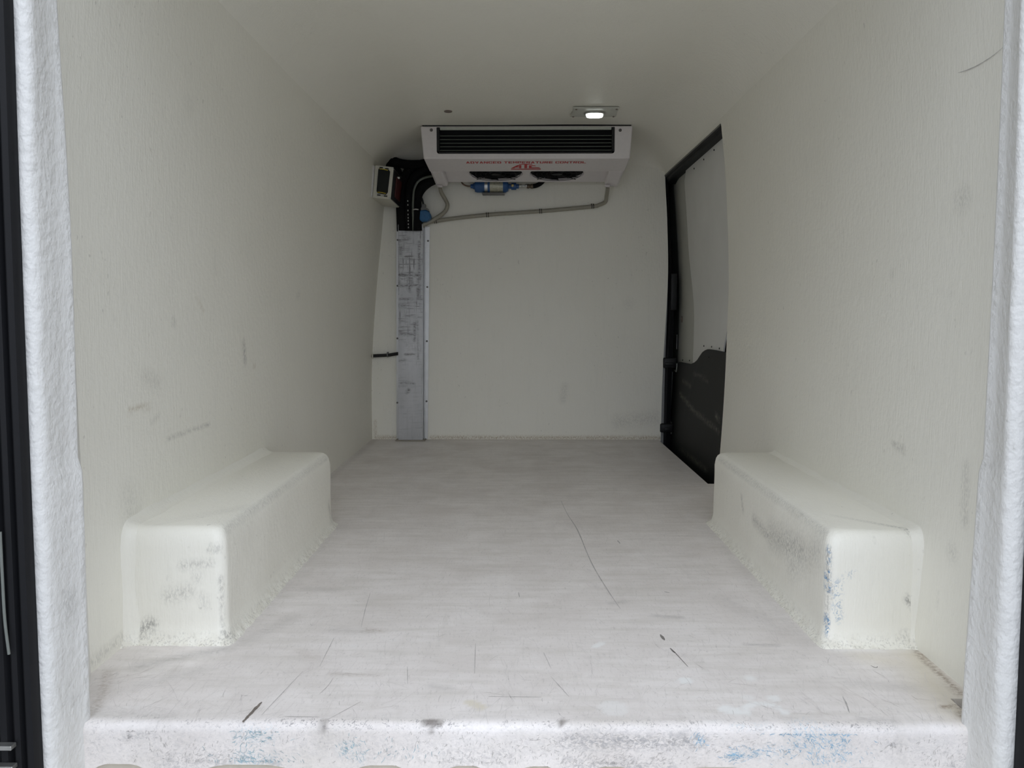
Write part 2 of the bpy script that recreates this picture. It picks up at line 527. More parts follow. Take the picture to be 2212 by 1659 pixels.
SILL_EDGE = [([(-.62, 1.270, -.002), (-.40, 1.270, -.002)], .016, .7, .5), ([(-.40, 1.270, -.002), (-.10, 1.270, -.002)], .016, .7, .9), ([(-.02, 1.270, -.002), (.36, 1.270, -.002)], .015, .7, .7), ([(.36, 1.270, -.002), (.62, 1.270, -.002)], .015, .7, .8),
    ([(-.715, 1.27, -.004), (-.715, 1.262, -.05)], .014, .8, .6), ([(.745, 1.27, -.03), (.74, 1.262, -.08)], .016, .8, .6), ([(-.70, 1.275, 0), (-.62, 1.28, 0)], .02, 1, .5), ([(-.41, 1.285, 0), (-.34, 1.278, 0)], .010, .8, .8)]


def yz(x, *pts):
    return [(x, p[0], p[1]) for p in pts]


LX, RX = -.815, .833
LEFT_DARK = [(yz(LX, (2.315, .60), (2.327, .551)), .022, 1, .60), (yz(LX, (1.806, .397), (1.936, .395), (2.054, .396)), .008, .8, .6), (yz(LX, (1.846, .674), (1.85, .663)), .014, 1, .45),
    (yz(LX, (1.89, 1.256)), .05, 1, .28), (yz(LX, (1.909, 1.182)), .05, 1, .28), (yz(LX, (2.082, 1.28)), .05, 1, .25), (yz(LX, (2.884, .759)), .02, 1, .45), (yz(LX, (1.729, .448), (1.763, .456)), .008, .9, .4),
    (yz(LX, (2.092, .855), (2.105, .80)), .014, 1, .3), (yz(LX, (4.02, .88)), .02, 1, .6), (yz(LX, (1.70, .55), (1.76, .53)), .03, 1, .22), (yz(LX, (1.62, .30), (1.64, .20)), .06, 1, .2), (yz(LX, (1.45, .02), (1.58, .02)), .02, 1, .4)]
LEFT_BROWN = [(yz(LX, (1.978, .731), (2.024, .692)), .009, .9, .55), (yz(LX, (1.624, .484), (1.668, .486), (1.721, .481)), .009, .9, .5), (yz(LX, (2.40, .53), (2.42, .53)), .009, .8, .5), (yz(LX, (2.25, .225), (2.34, .25)), .016, .9, .6)]
RIGHT_DARK = [(yz(RX, (1.527, .903)), .04, 1, .35), (yz(RX, (1.604, .732), (1.551, .727)), .012, .9, .5), (yz(RX, (2.287, .701)), .010, .9, .6),
    (yz(RX, (1.747, .396), (1.693, .392)), .009, .9, .6), (yz(RX, (1.517, .134), (1.514, .107)), .012, .9, .6), (yz(RX, (1.802, .778)), .02, 1, .3), (yz(RX, (1.46, .40), (1.45, .30)), .02, 1, .3), (yz(RX, (1.48, .23)), .03, 1, .3)]
RIGHT_HATCH = [(yz(RX, (1.566, .954), (1.538, .948)), .026, .6, .7)]
BACK_DARK = [([(.25, YB, .30), (.24, YB, .22)], .03, 1, .25), ([(-.60, YB, .6)], .02, 1, .3), ([(.60, YB, .75)], .05, 1, .15), ([(.55, YB, .1), (.75, YB, .12)], .06, 1, .25)]
BACK_BROWN = [([(-.49, YB, .010), (.78, YB, .010)], .018, .9, .8), ([(-.80, YB, .010), (-.68, YB, .010)], .018, .9, .8), ([(-.80, YB, .02), (-.80, YB, .10)], .014, 1, .55)]
m_wall_l = gelcoat('fibreglass_left_wall', True)
m_wall_r = gelcoat('fibreglass_right_wall', True, True)
m_back = gelcoat('fibreglass_bulkhead', True, speck=.35)
m_ceil = gelcoat('fibreglass_ceiling', speck=.2)
m_pillar = gelcoat('fibreglass_door_lining', True, rough_side=True, tint=(0.76, 0.755, 0.735))
m_floor = m_floor_make()
m_mark_dark = plain('dark_scratch', (0.21, 0.195, 0.185), .7)
m_mark_grey = plain('grey_scratch', (0.45, 0.43, 0.415), .7, grain=.2)
m_mark_faint = plain('faint_scratch', (0.66, 0.63, 0.61), .7, grain=.10)


def ribbon(bm, pts, w, lift, nrm=Vector((0, 0, 1)), jit=.25):
    """hair-thin flat mark lying on a surface"""
    path = smooth_path([Vector(p) for p in pts], 5) if len(pts) > 2 else [Vector(pts[0]).lerp(Vector(pts[1]), t) for t in (0, .25, .5, .75, 1)]
    n = len(path); L_, R_ = [], []
    for i, p in enumerate(path):
        t = (path[min(i + 1, n - 1)] - path[max(i - 1, 0)]).normalized()
        sd = t.cross(nrm).normalized()
        ww = w * .5 * (.25 + .75 * math.sin(math.pi * (i + .5) / n)) * (1 + random.uniform(-jit, jit))
        p = p + sd * random.uniform(-jit, jit) * w * .3 + nrm * lift
        L_.append(bm.verts.new(p - sd * ww)); R_.append(bm.verts.new(p + sd * ww))
    for i in range(n - 1): bm.faces.new((L_[i], R_[i], R_[i + 1], L_[i + 1]))

# ================================================================== setting
bm = bmesh.new(); box(bm, -40, 40, -40, 40, -.72, -.62)
tag(fin('ground', bm, m_ground_make()), 'grey asphalt yard under the van', 'ground', kind='structure')

# floor with a notch beside the sliding door and a rounded rear sill edge
bm = bmesh.new()
xs = np.linspace(-.80, .770, 210)


def floor_rows():
    rows = [(1.262, float(q)) for q in np.linspace(-.078, -.014, 12)] + [(1.2635, -.008), (1.268, -.0025), (1.275, 0.0)]
    return rows + [(float(y), 0.0) for y in list(np.arange(1.283, 2.1, .0075)) + list(np.arange(2.1, 4.34, .03)) + [4.36]]


grid = []
for (y, z) in floor_rows():
    row = []
    for x in xs:
        e = 0.0010 * mnoise.noise(Vector((x * 22, y * 6, z * 30))) if z < -.001 else 0.0
        zz = z + (0.009 * max(0, math.sin(x * 38 + 2.2 * math.sin(x * 7))) ** .6 - .002 + .002 * mnoise.noise(Vector((x * 30, 4, 1))) if z < -.0775 else e * .5)
        row.append((float(x), y - e, zz))
    grid.append(row)
shell(bm, grid, lambda p: Vector((0, .03, -.03)) if p[2] > -.02 else Vector((0, .010, 0)))
for x0, x1, y1 in ((-.835, -.80, 4.36), (.770, .845, 3.175)):
    # side strips running under the wall linings
    g2 = [[(float(x), float(y), 0.0) for x in np.linspace(x0, x1, 8)] for y in np.linspace(1.36, y1, 160)]
    shell(bm, g2, (0, 0, -.03))
floor = tag(fin('floor', bm, m_floor, smooth=40), 'worn off-white van floor with scratches and a rounded rear sill', 'floor', kind='structure')
paint(floor, 'marks', [FLOOR_DARK, FLOOR_BROWN, FLOOR_YELLOW, FLOOR_WHITE])
paint(floor, 'sill_marks', [SILL_GOUGE, SILL_GREY, SILL_BLUE, SILL_EDGE])

# left wall
YS = sorted(set([round(float(q), 5) for q in list(np.linspace(1.27, 2.5, 137)) + list(np.linspace(2.52, 4.17, 46)) + [1.32, 3.2] + list(4.17 + (YB - 4.17) * np.sin(np.linspace(.12, math.pi / 2, 12))) + [YB + .02]]))
bm = bmesh.new()
grid = []
for y in [q for q in YS if q > 1.35]:
    grid.append([(xl(y, z) + dent(y, z), float(y), float(z)) for z in np.linspace(-.02, ZW, 150)])
shell(bm, grid, (-.03, 0, 0))
wl_ = tag(fin('wall_left', bm, m_wall_l, smooth=60), 'white fibreglass left wall with grey scuffs', 'wall', kind='structure')
paint(wl_, 'marks', [LEFT_DARK, LEFT_BROWN, [], []])

# right wall up to the sliding door
bm = bmesh.new()
grid = []
for y in [q for q in YS if 1.319 < q < 3.201]:
    grid.append([(xr(y, z) + dent(y, z, 5.0), float(y), float(z)) for z in np.linspace(-.02, ZW, 150)])
shell(bm, grid, (.022, 0, 0))
wall_right = tag(fin('wall_right', bm, m_wall_r, smooth=60), 'white fibreglass right wall ending at the sliding door', 'wall', kind='structure')
paint(wall_right, 'marks', [RIGHT_DARK, [], [], RIGHT_HATCH])
bm = bmesh.new()
grid = []
for y in [q for q in YS if q > 3.199]:
    b = .012 * sm(3.2, YB, y)
    grid.append([(.794 - b, float(y), ZW), (.797 - b, float(y), 1.447), (.803 - b, float(y), 1.441), (.83, float(y), 1.437)])
shell(bm, grid, (.004, 0, .03))
fin('door_header', bm, m_wall_r, wall_right, smooth=50)

# ceiling with rounded edges into both walls
bm = bmesh.new()
grid = []
for y in YS:
    a = xl(y, ZW); b = xr(y, ZW) - .012 * sm(3.2, YB, y)
    pl = [(a + dx, z) for dx, z in ((0, ZW), (.022, 1.489), (.048, 1.518), (.082, 1.548), (.125, 1.573), (.175, 1.590))]
    pr_ = [(b - dx, z) for dx, z in ((.165, 1.592), (.118, 1.575), (.078, 1.551), (.046, 1.522), (.021, 1.491), (0, ZW))]
    mid = [(float(x), ZC) for x in np.linspace(a + .24, b - .21, 26)]
    tt = min(1, max(0, (y - 4.17) / (YB - 4.17)))
    drop = .105 * (1 - math.sqrt(max(0, 1 - tt * tt)))
    grid.append([(x, float(y), z - drop * (z - ZW) / (ZC - ZW) + .003 * (z - ZW) / (ZC - ZW) * mnoise.noise(Vector((x * 2, y * 2, 3)))) for x, z in pl + mid + pr_])
shell(bm, grid, lambda p: Vector((.028 if p[0] > .7 else (-.028 if p[0] < -.66 else 0), 0, .03)))
tag(fin('ceiling', bm, m_ceil, smooth=60), 'plain white fibreglass van ceiling with rounded edges', 'ceiling', kind='structure')

# bulkhead
bm = bmesh.new()
grid = []
for z in list(np.linspace(-.01, .4, 60)) + list(np.linspace(.42, 1.63, 50)):
    r_ = curve([(-.05, .782), (0, .784), (.386, .79), (.89, .809), (1.2, .80), (1.44, .785), (1.63, .785)], z)
    l_ = xl(YB, min(z, ZW)) - .012
    grid.append([(l_ + (r_ - l_) * t, YB + .002 * mnoise.noise(Vector((t * 4, z * 3, 9))), float(z)) for t in np.linspace(0, 1, 110)])
shell(bm, grid, (0, .04, 0))
wb_ = tag(fin('wall_back', bm, m_back, smooth=60), 'white fibreglass bulkhead at the front end of the van', 'wall', kind='structure')
paint(wb_, 'marks', [BACK_DARK, BACK_BROWN, [], []])

# outer van body, closes the cargo box off from daylight
bm = bmesh.new()
for a in ((-1.04, -1.0, 1.16, 5.0, -.40, 1.80), (1.0, 1.04, 1.16, 5.0, -.40, 1.80), (-1.04, 1.04, 1.16, 5.0, 1.76, 1.80), (-1.04, 1.04, 4.96, 5.0, -.40, 1.80), (-1.04, 1.04, 1.16, 5.0, -.42, -.38)):
    box(bm, *a)
# rear frame of the body behind the seals
box(bm, -1.04, -.86, 1.17, 1.34, -.40, 1.80); box(bm, .88, 1.04, 1.16, 1.34, -.40, 1.80); box(bm, -1.04, 1.04, 1.16, 1.26, 1.64, 1.80)
tag(fin('van_body_wall', bm, m_body), 'dark steel van body around the cargo box', 'van body', kind='structure')

STRIP = [(-.3, .759), (0, .757), (.43, .753), (.82, .748), (1.185, .741), (1.6, .733)]
DY = -.041
# rear door frame linings (folded fibreglass pillars)
def pillar(sign, name, label, bump_at, tab):
    bm = bmesh.new()
    grid = []
    for z in np.linspace(-.30, 1.66, 90):
        p1 = curve([(q[0], q[1]) for q in tab], z)
        p1 -= .007 * sm(bump_at + .015, bump_at - .015, z) * (1 if z < bump_at + .03 else 0)
        cr = curve([(-.3, .744), (0, .740), (.43, .735), (.82, .730), (1.185, .722), (1.6, .716)], z) + (.012 if sign > 0 else 0)
        st = curve(STRIP, z) + (.021 if sign > 0 else 0)
        wall = (.822 if sign < 0 else .838)
        ywall = 1.44 if sign < 0 else 1.375
        wb = .0022 * mnoise.noise(Vector((z * 14, 1 * sign, 0))) + .0012 * mnoise.noise(Vector((z * 45, 2 * sign, 0)))
        pts = [(wall, ywall + .01), ((wall + p1) / 2, (ywall + 1.276) / 2), (p1 + .004, 1.284), (p1 + wb, 1.274), (p1 + .004 + wb, 1.268), (p1 * .6 + cr * .4, 1.238), (p1 * .2 + cr * .8, 1.212), (cr - .001 + wb, 1.202), (cr + .003 + wb, 1.195), (cr * .5 + st * .5, 1.191), (st, 1.190), (st + .004, 1.195), (st + .05, 1.21)]
        row = []
        for i, (x, y) in enumerate(pts):
            d = .0018 * mnoise.noise(Vector((z * 11, i * 1.7, 3 * sign)))
            row.append((sign * (x + d * .6), y + d, float(z)))
        grid.append(row)
    shell(bm, grid, lambda p: Vector((sign * .012, .012, 0)))
    o = tag(fin(name, bm, m_pillar, smooth=70), label, 'door lining', kind='structure')
    paint(o, 'marks', [[([(-.725, 1.25, .06), (-.735, 1.215, .02)], .008, .8, .6), ([(-.728, 1.24, .23), (-.728, 1.24, .19)], .010, .9, .4), ([(.755, 1.26, .45), (.758, 1.21, .44)], .014, 1, .3)], [], [], []])
    return o


pillar(-1, 'trim_1', 'bumpy white fibreglass lining on the left rear door post', .435, [(-.3, .738), (0, .735), (.43, .728), (.82, .722), (1.185, .727), (1.6, .73)])
pillar(1, 'trim_2', 'bumpy white fibreglass lining on the right rear door post', .435, [(-.3, .748), (0, .750), (.2, .753), (.38, .757), (.5, .757), (.82, .757), (1.185, .754), (1.6, .75)])
bm = bmesh.new(); rbox(bm, -.80, .82, 1.235, 1.30, 1.53, 1.66, .012)
tag(fin('trim_3', bm, m_pillar), 'white fibreglass lining over the rear door opening', 'door lining', kind='structure')

# ribbed rubber weather seals on the rear door frame
def seal(sign, name, label):
    bm = bmesh.new()
    def st(z): return curve(STRIP, z) + (.021 if sign > 0 else 0)
    prof = [(.001, 1.245), (.000, 1.222), (.004, 1.214), (.012, 1.212), (.0145, 1.219), (.018, 1.219), (.021, 1.210), (.028, 1.208), (.031, 1.216), (.035, 1.216), (.039, 1.206), (.048, 1.204), (.052, 1.213), (.058, 1.213), (.062, 1.205), (.080, 1.203), (.092, 1.22)]
    grid = []
    for z in np.linspace(-.35, 1.66, 40):
        grid.append([(sign * (st(z) + dx), y + DY, float(z)) for dx, y in prof])
    shell(bm, grid, (sign * .002, .02, 0))
    return tag(fin(name, bm, m_rubber, smooth=35), label, 'weather seal', kind='structure')


seal_l = seal(-1, 'trim_4', 'ribbed black rubber seal along the left rear door post')
seal(1, 'trim_5', 'ribbed black rubber seal at the right rear door post')
# striker plates and a latch edge on the dark left jamb
bm = bmesh.new()
for z in (.018, -.015): rbox(bm, -.850, -.781, 1.150, 1.164, z - .0035, z + .0035, .001, 1)
fin('striker_plate', bm, m_steel, seal_l, label='small pale steel striker plates')
bm = bmesh.new()
tube(bm, [(-.784, 1.158, .356), (-.7845, 1.158, .29), (-.7845, 1.158, .22), (-.781, 1.158, .165)], .0022, 8)
fin('latch_edge', bm, m_edge, seal_l, smooth=40, label='thin grey-green latch edge')

# two unseen rear doors, added swung open to shade the door posts
for sgn, nm, lb in ((-1, 'door_2', 'unseen white-lined left rear door, added open to shade the door post'), (1, 'door_3', 'unseen white-lined right rear door, added open to shade the door post')):
    dd = thing(nm, (sgn * .97, 1.12, -.2), lb, 'door', kind='structure')
    bm = bmesh.new(); rbox(bm, min(sgn * .95, sgn * 1.0), max(sgn * .95, sgn * 1.0), .30, 1.12, -.25, 1.68, .01)
    fin('skin', bm, m_body, dd)
    bm = bmesh.new(); rbox(bm, min(sgn * .91, sgn * .951), max(sgn * .91, sgn * .951), .36, 1.07, -.18, 1.62, .012)
    fin('lining', bm, m_pillar, dd)

# step below the sill
bm = bmesh.new(); rbox(bm, -.86, .88, 1.12, 1.262, -.16, -.098, .006); rbox(bm, -.735, .75, 1.2735, 1.285, -.13, -.045, .002, 1)
tag(fin('trim_6', bm, m_cream), 'cream metal step edge below the white sill', 'sill', kind='structure')


# ------------------------------------------------------------------ sliding side door
def xd(z, off=0.0):
    return curve([(-.3, .845), (0, .858), (.3, .872), (.7, .879), (1.0, .870), (1.4, .838), (1.5, .826)], z) + off


door = thing('door_1', (.87, 3.6, 0), 'grey-white sliding side door with a scratched black lower panel', 'door', kind='structure')


def door_sheet(bm, y0, y1, z0, z1, off, t, nz=24, ny=2):
    g = [[(xd(z, off), float(y), float(z)) for y in np.linspace(y0, y1, ny)] for z in np.linspace(z0, z1, nz)]
    shell(bm, g, (t, 0, 0))


bm = bmesh.new(); door_sheet(bm, 2.9, 4.9, -.36, 1.62, .035, .03)
fin('outer_skin', bm, plain('grey_green_door_skin', (.30, .32, .29), .45), door, smooth=40)
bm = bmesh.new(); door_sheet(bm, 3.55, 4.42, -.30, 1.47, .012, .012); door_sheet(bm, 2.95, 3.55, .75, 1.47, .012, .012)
fin('inner_sheet', bm, plain('shade_grey_sheet', (.46, .46, .42), .45, grain=.015, gscale=8), door, smooth=40)  # darker grey puts the recess shade into this sheet's colour
bm = bmesh.new()
g = []
for z in np.linspace(-.26, 1.425, 60):
    e = 4.0 + .115 * sm(.65, 1.05, z) - .06 * sm(1.36, 1.425, z)
    n_ = 2.97 + .362 * sm(.74, .665, z) + .065 * sm(.665, .52, z)
    g.append([(xd(z), n_, float(z)), (xd(z), e - .02, float(z)), (xd(z, .003), e - .006, float(z)), (xd(z, .011), e, float(z))])
shell(bm, g, (.006, 0, 0))
fin('lining_panel', bm, m_doorpanel, door, smooth=40)
bm = bmesh.new(); door_sheet(bm, 3.0, 3.56, -.24, .74, .024, .008)  # added black strip paints in the shade of the gap beside the wall edge
fin('gap_shade_strip', bm, m_rubber, door, smooth=40)
# black lower panel with its stepped top edge
bm = bmesh.new()
outl = [(2.98, .54), (3.20, .535), (3.377, .530), (3.55, .531), (3.64, .530), (3.69, .523), (3.74, .512), (3.79, .492), (3.84, .470), (3.894, .455), (3.987, .440), (4.28, .434), (4.30, .425), (4.31, .388), (4.34, .382), (4.415, .380), (4.415, -.24), (2.98, -.24)]
A = []
t = bmesh.new()
prism(t, outl, lambda y, z: (xd(z, -.010), y, z), lambda y, z: (xd(z, .002), y, z))
bmesh.ops.triangulate(t, faces=[f for f in t.faces if len(f.verts) > 4])
me = bpy.data.meshes.new('tmp'); t.to_mesh(me); t.free(); bm.from_mesh(me); bpy.data.meshes.remove(me)
# bend the long faces with the door's curve
bmesh.ops.bisect_plane(bm, geom=bm.verts[:] + bm.edges[:] + bm.faces[:], plane_co=(0, 0, .30), plane_no=(0, 0, 1))
bmesh.ops.bisect_plane(bm, geom=bm.verts[:] + bm.edges[:] + bm.faces[:], plane_co=(0, 0, .10), plane_no=(0, 0, 1))
for v in bm.verts:
    for zc in (.30, .10):
        if abs(v.co.z - zc) < 1e-4:
            pass
bmesh.ops.subdivide_edges(bm, edges=bm.edges[:], cuts=14, use_grid_fill=True)
black_panel = fin('lower_panel', bm, m_blackpanel, door, label='scratched black lower panel')
BX = xd(.25, -.010)
paint(black_panel, 'marks', [[([(BX, 4.20, .27), (BX, 3.85, .22), (BX, 3.35, .19)], .016, .9, .9), ([(BX, 4.15, .345), (BX, 3.95, .33)], .016, 1, .6), ([(xd(0, -.01), 4.1, -.02), (xd(0, -.01), 3.5, -.015)], .012, .9, .7), ([(BX, 3.42, .25), (BX, 3.36, .24)], .02, .9, .8), ([(BX, 3.9, .40), (BX, 3.6, .39)], .012, 1, .5)], [], [], []])
# door edge flange
bm = bmesh.new()
pth = [(xd(.42, -.011), 4.315, .425), (xd(.385, -.012), 4.325, .380), (xd(.36, -.012), 4.424, .372), (xd(.2, -.012), 4.426, .2), (xd(.10, -.012), 4.424, .105), (xd(.09, -.014), 4.36, .085), (xd(.05, -.014), 4.355, .03), (xd(.03, -.012), 4.424, .015), (xd(-.2, -.012), 4.426, -.2)]
tube(bm, pth, .004, 8, 2)
fin('edge_flange', bm, m_edge, door, smooth=40)
bm = bmesh.new(); tube(bm, [(xd(.58, .0), 4.40, .58), (xd(.5, .0), 4.40, .50)], .0025, 8, 1)
fin('edge_rod', bm, m_steel, door, smooth=40)
screw_me = None


def screw_at(name, p, axis, r, mat, parent, h=.003):
    bm = bmesh.new(); lathe(bm, [(r, 0), (r, h * .5), (r * .7, h), (r * .25, h), (r * .2, h * .4)], p, axis, 10)
    return fin(name, bm, mat, parent, smooth=40)


for y, z in ((3.47, 1.395), (3.66, 1.392), (3.86, 1.388), (3.46, .541), (3.60, .543), (3.75, .541), (3.60, .495), (3.40, .500), (4.05, .455), (4.22, .448)):
    screw_at('screw', (xd(z, -.011 if z < .5 and y < 4 else 0), y, z), (-1, 0, 0), .0042, m_black, door)
bm = bmesh.new(); lathe(bm, [(.018, -.001), (.018, .003), (.013, .004), (.012, .001)], (xd(.665, .012), 4.33, .665), (-1, 0, 0), 20)
fin('grommet', bm, m_plug, door, smooth=40, label='brown rubber grommet')

# door frame at the front post: black seal, grey strip, latch blocks
frame = thing('trim_7', (.80, 4.36, 0), 'black rubber seal around the sliding door opening', 'weather seal', kind='structure')
bm = bmesh.new()
g = []
for z in np.linspace(-.22, 1.425, 40):
    x0 = curve([(-.3, .796), (0, .800), (.39, .804), (.70, .814), (.89, .812), (1.2, .803), (1.43, .786)], z)
    x1 = curve([(-.3, .842), (0, .843), (.39, .846), (.70, .850), (.89, .839), (1.1, .824), (1.31, .811), (1.43, .808)], z)
    g.append([(x0, 4.372, float(z)), (x0 + .003, 4.345, float(z)), ((x0 * 2 + x1) / 3, 4.338, float(z)), ((x0 + x1 * 2) / 3, 4.344, float(z)), (x1 - .002, 4.350, float(z)), (x1, 4.372, float(z))])
shell(bm, g, (0, .02, 0))
fin('post_seal', bm, m_rubber, frame, smooth=50)
bm = bmesh.new()
g = []
for y in np.linspace(3.205, 4.37, 24):
    b = .012 * sm(3.2, YB, y)
    dz = -.014 * sm(4.28, 4.37, y)
    g.append([(.800 - b, float(y), 1.441), (.796 - b, float(y), 1.434), (.799 - b, float(y), 1.426), (.806 - b, float(y), 1.424), (.808 - b, float(y), 1.416 + dz * .5), (.816 - b, float(y), 1.411 + dz), (.85, float(y), 1.413 + dz)])
shell(bm, g, (.004, 0, .012))
fin('header_seal', bm, m_rubber, frame, smooth=40)
bm = bmesh.new()
tube(bm, [(.7975 - .012 * sm(3.2, YB, y), float(y), 1.4385) for y in np.linspace(3.206, 4.35, 16)], .0042, 8, 1)
fin('seal_lip', bm, plain('grey_seal_lip', (.16, .16, .145), .5), frame, smooth=50, label='grey lip of the header seal')
bm = bmesh.new()
g = [[(curve([(-.05, .780), (0, .783), (.39, .789), (.7, .803), (.9, .809)], z), 4.352, float(z)), (curve([(-.05, .801), (0, .803), (.39, .805), (.7, .812), (.9, .8135)], z), 4.352, float(z))] for z in np.linspace(-.05, .9, 14)]
shell(bm, g, (0, .008, 0))
fin('post_strip', bm, plain('bare_grey_metal', (.33, .33, .32), .45, .3), frame, smooth=40, label='bare grey metal strip')
bm = bmesh.new(); rbox(bm, .790, .862, 4.318, 4.35, .400, .455, .006); rbox(bm, .80, .85, 4.312, 4.33, .412, .430, .004)
fin('striker_block', bm, m_black, frame, smooth=50)
bm = bmesh.new(); rbox(bm, .779, .850, 4.318, 4.35, .042, .090, .006); rbox(bm, .80, .84, 4.312, 4.33, .052, .068, .004)
fin('striker_block', bm, m_black, frame, smooth=50)
bm = bmesh.new(); rbox(bm, .825, .861, 4.325, 4.36, .715, .916, .006)
fin('latch_housing', bm, m_black, frame, smooth=50)


# ------------------------------------------------------------------ wheel arch boxes
def wheelbox(name, xw, xi, y0, y1, h, mat, label, seed, chans):
    """moulded box: rounded top, flared dirty foot; xw at the wall, xi inner face"""
    s = 1 if xi > xw else -1
    bm = bmesh.new()
    levels = [(-.001, .020), (.006, .012), (.014, .005), (.030, .001)] + [(float(q), 0.0) for q in np.linspace(.04, h - .04, 18)] + [(h - .028, -.002), (h - .018, -.004), (h - .009, -.0085), (h - .003, -.015), (h, -.024)]
    rings = []
    for z, o in levels:
        xi_ = xi + s * o; a, b = y0 - o, y1 + o
        r = .022
        pts = []
        n = 24
        for t in np.linspace(0, 1, 34)[:-1]: pts.append((xw + (xi_ - s * r - xw) * t, a))
        for q in np.linspace(0, math.pi / 2, 7)[:-1]: pts.append((xi_ - s * r + s * r * math.sin(q), a + r - r * math.cos(q)))
        for t in np.linspace(0, 1, 90)[:-1]: pts.append((xi_, a + r + (b - a - 2 * r) * t))
        for q in np.linspace(0, math.pi / 2, 7)[:-1]: pts.append((xi_ - s * r + s * r * math.cos(q), b - r + r * math.sin(q)))
        for t in np.linspace(0, 1, 14): pts.append((xi_ - s * r + (xw - xi_ + s * r) * t, b))
        ring = []
        for i, (x, y) in enumerate(pts):
            d = .0022 * mnoise.noise(Vector((x * 9, y * 9, z * 9 + seed))) + (.0045 * mnoise.noise(Vector((x * 45, y * 45, seed))) if z < .012 else 0)
            ring.append(bm.verts.new((x + s * d, y - d * (1 if y < (y0 + y1) / 2 else -1), z + d * .6 * (1 if z > .01 else 0))))
        rings.append(ring)
    N = len(rings[0])
    for A, B in zip(rings[:-1], rings[1:]):
        for k in range(N - 1): bm.faces.new((A[k], A[k + 1], B[k + 1], B[k]))
    # top sheet: bridge front row to rear row along the inner edge
    top = rings[-1]
    nf = 13 + 6
    bmesh.ops.triangle_fill(bm, use_beauty=True, edges=[e for e in bm.edges if e.is_boundary and all(v in set(top) for v in e.verts)] + [bm.edges.new((top[0], top[-1]))])
    bot = rings[0]
    f = bm.faces.new(bot[::-1])
    back = [r_[0] for r_ in rings] + [r_[-1] for r_ in rings][::-1]
    bm.faces.new(back)
    bmesh.ops.triangulate(bm, faces=[q for q in bm.faces if len(q.verts) > 4])
    o = tag(fin(name, bm, mat, smooth=45, loc=((xw + xi) / 2, (y0 + y1) / 2, 0)), label, 'wheel box')
    paint(o, 'marks', chans)
    # concave fillet where the moulding runs into the wall
    fb = bmesh.new(); g = []
    xs_ = xw + s * .0035
    lo = [(z, o_) for z, o_ in levels if z < h - .03]
    up = [(z, o_) for z, o_ in levels if z >= h - .03]
    turn = [.05, .35, .7, 1.05, 1.35]
    path = [((y0 - o_, z), (-1, 0)) for z, o_ in lo] + [((y0 - o_, z), (-math.cos(q), math.sin(q))) for (z, o_), q in zip(up, turn)]
    path += [((y, h), (0, 1)) for y in np.linspace(y0 + .034, y1 - .034, 30)]
    path += [((y1 + o_, z), (math.cos(q), math.sin(q))) for (z, o_), q in list(zip(up, turn))[::-1]] + [((y1 + o_, z), (1, 0)) for z, o_ in lo[::-1]]
    for (y, z), (ny, nz) in path:
        w_ = 1 + .25 * mnoise.noise(Vector((y * 12, z * 12, seed)))
        row = []
        for dx_, dn in ((-.004, .020), (.001, .014), (.0045, .0085), (.011, .0038), (.021, .0008), (.036, -.0045)):
            row.append((xs_ + s * dx_ * w_, y + ny * dn * w_, z + nz * dn * w_))
        g.append(row)
    shell(fb, g, (-s * .004, 0, 0))
    fin('wall_fillet', fb, mat, o, smooth=60)
    return o


BOX_L = [
    [([(-.70, 1.59, .165), (-.64, 1.59, .17)], .014, 1, .40), ([(-.67, 1.59, .14)], .02, 1, .3), ([(-.73, 1.59, .10), (-.69, 1.59, .11)], .025, 1, .35), ([(-.66, 1.59, .10), (-.655, 1.59, .08)], .018, 1, .25),
     ([(-.62, 1.59, .14), (-.618, 1.59, .02)], .009, .9, .7), ([(-.80, 1.59, .02), (-.77, 1.59, .04)], .022, 1, .8), ([(-.615, 1.60, .005)], .024, .9, .9), ([(-.69, 1.75, .245), (-.66, 1.76, .245)], .05, 1, .3),
     ([(-.614, 1.62, .235), (-.614, 2.5, .232)], .014, 1, .45), ([(-.76, 1.63, .245), (-.72, 1.66, .245)], .02, 1, .4), ([(-.64, 1.59, .20), (-.62, 1.59, .20)], .012, 1, .5), ([(-.612, 2.48, .08), (-.612, 2.50, .02)], .02, 1, .5), ([(-.70, 2.0, .245), (-.68, 2.1, .245)], .04, 1, .2)],
    [([(-.612, 1.592, .118), (-.612, 1.592, .112)], .008, .5, 1.0), ([(-.81, 2.2, .245), (-.80, 2.4, .245)], .014, .9, .7)], [],
    [([(-.612, 1.72, .20), (-.612, 1.74, .16)], .035, .5, .9)]]
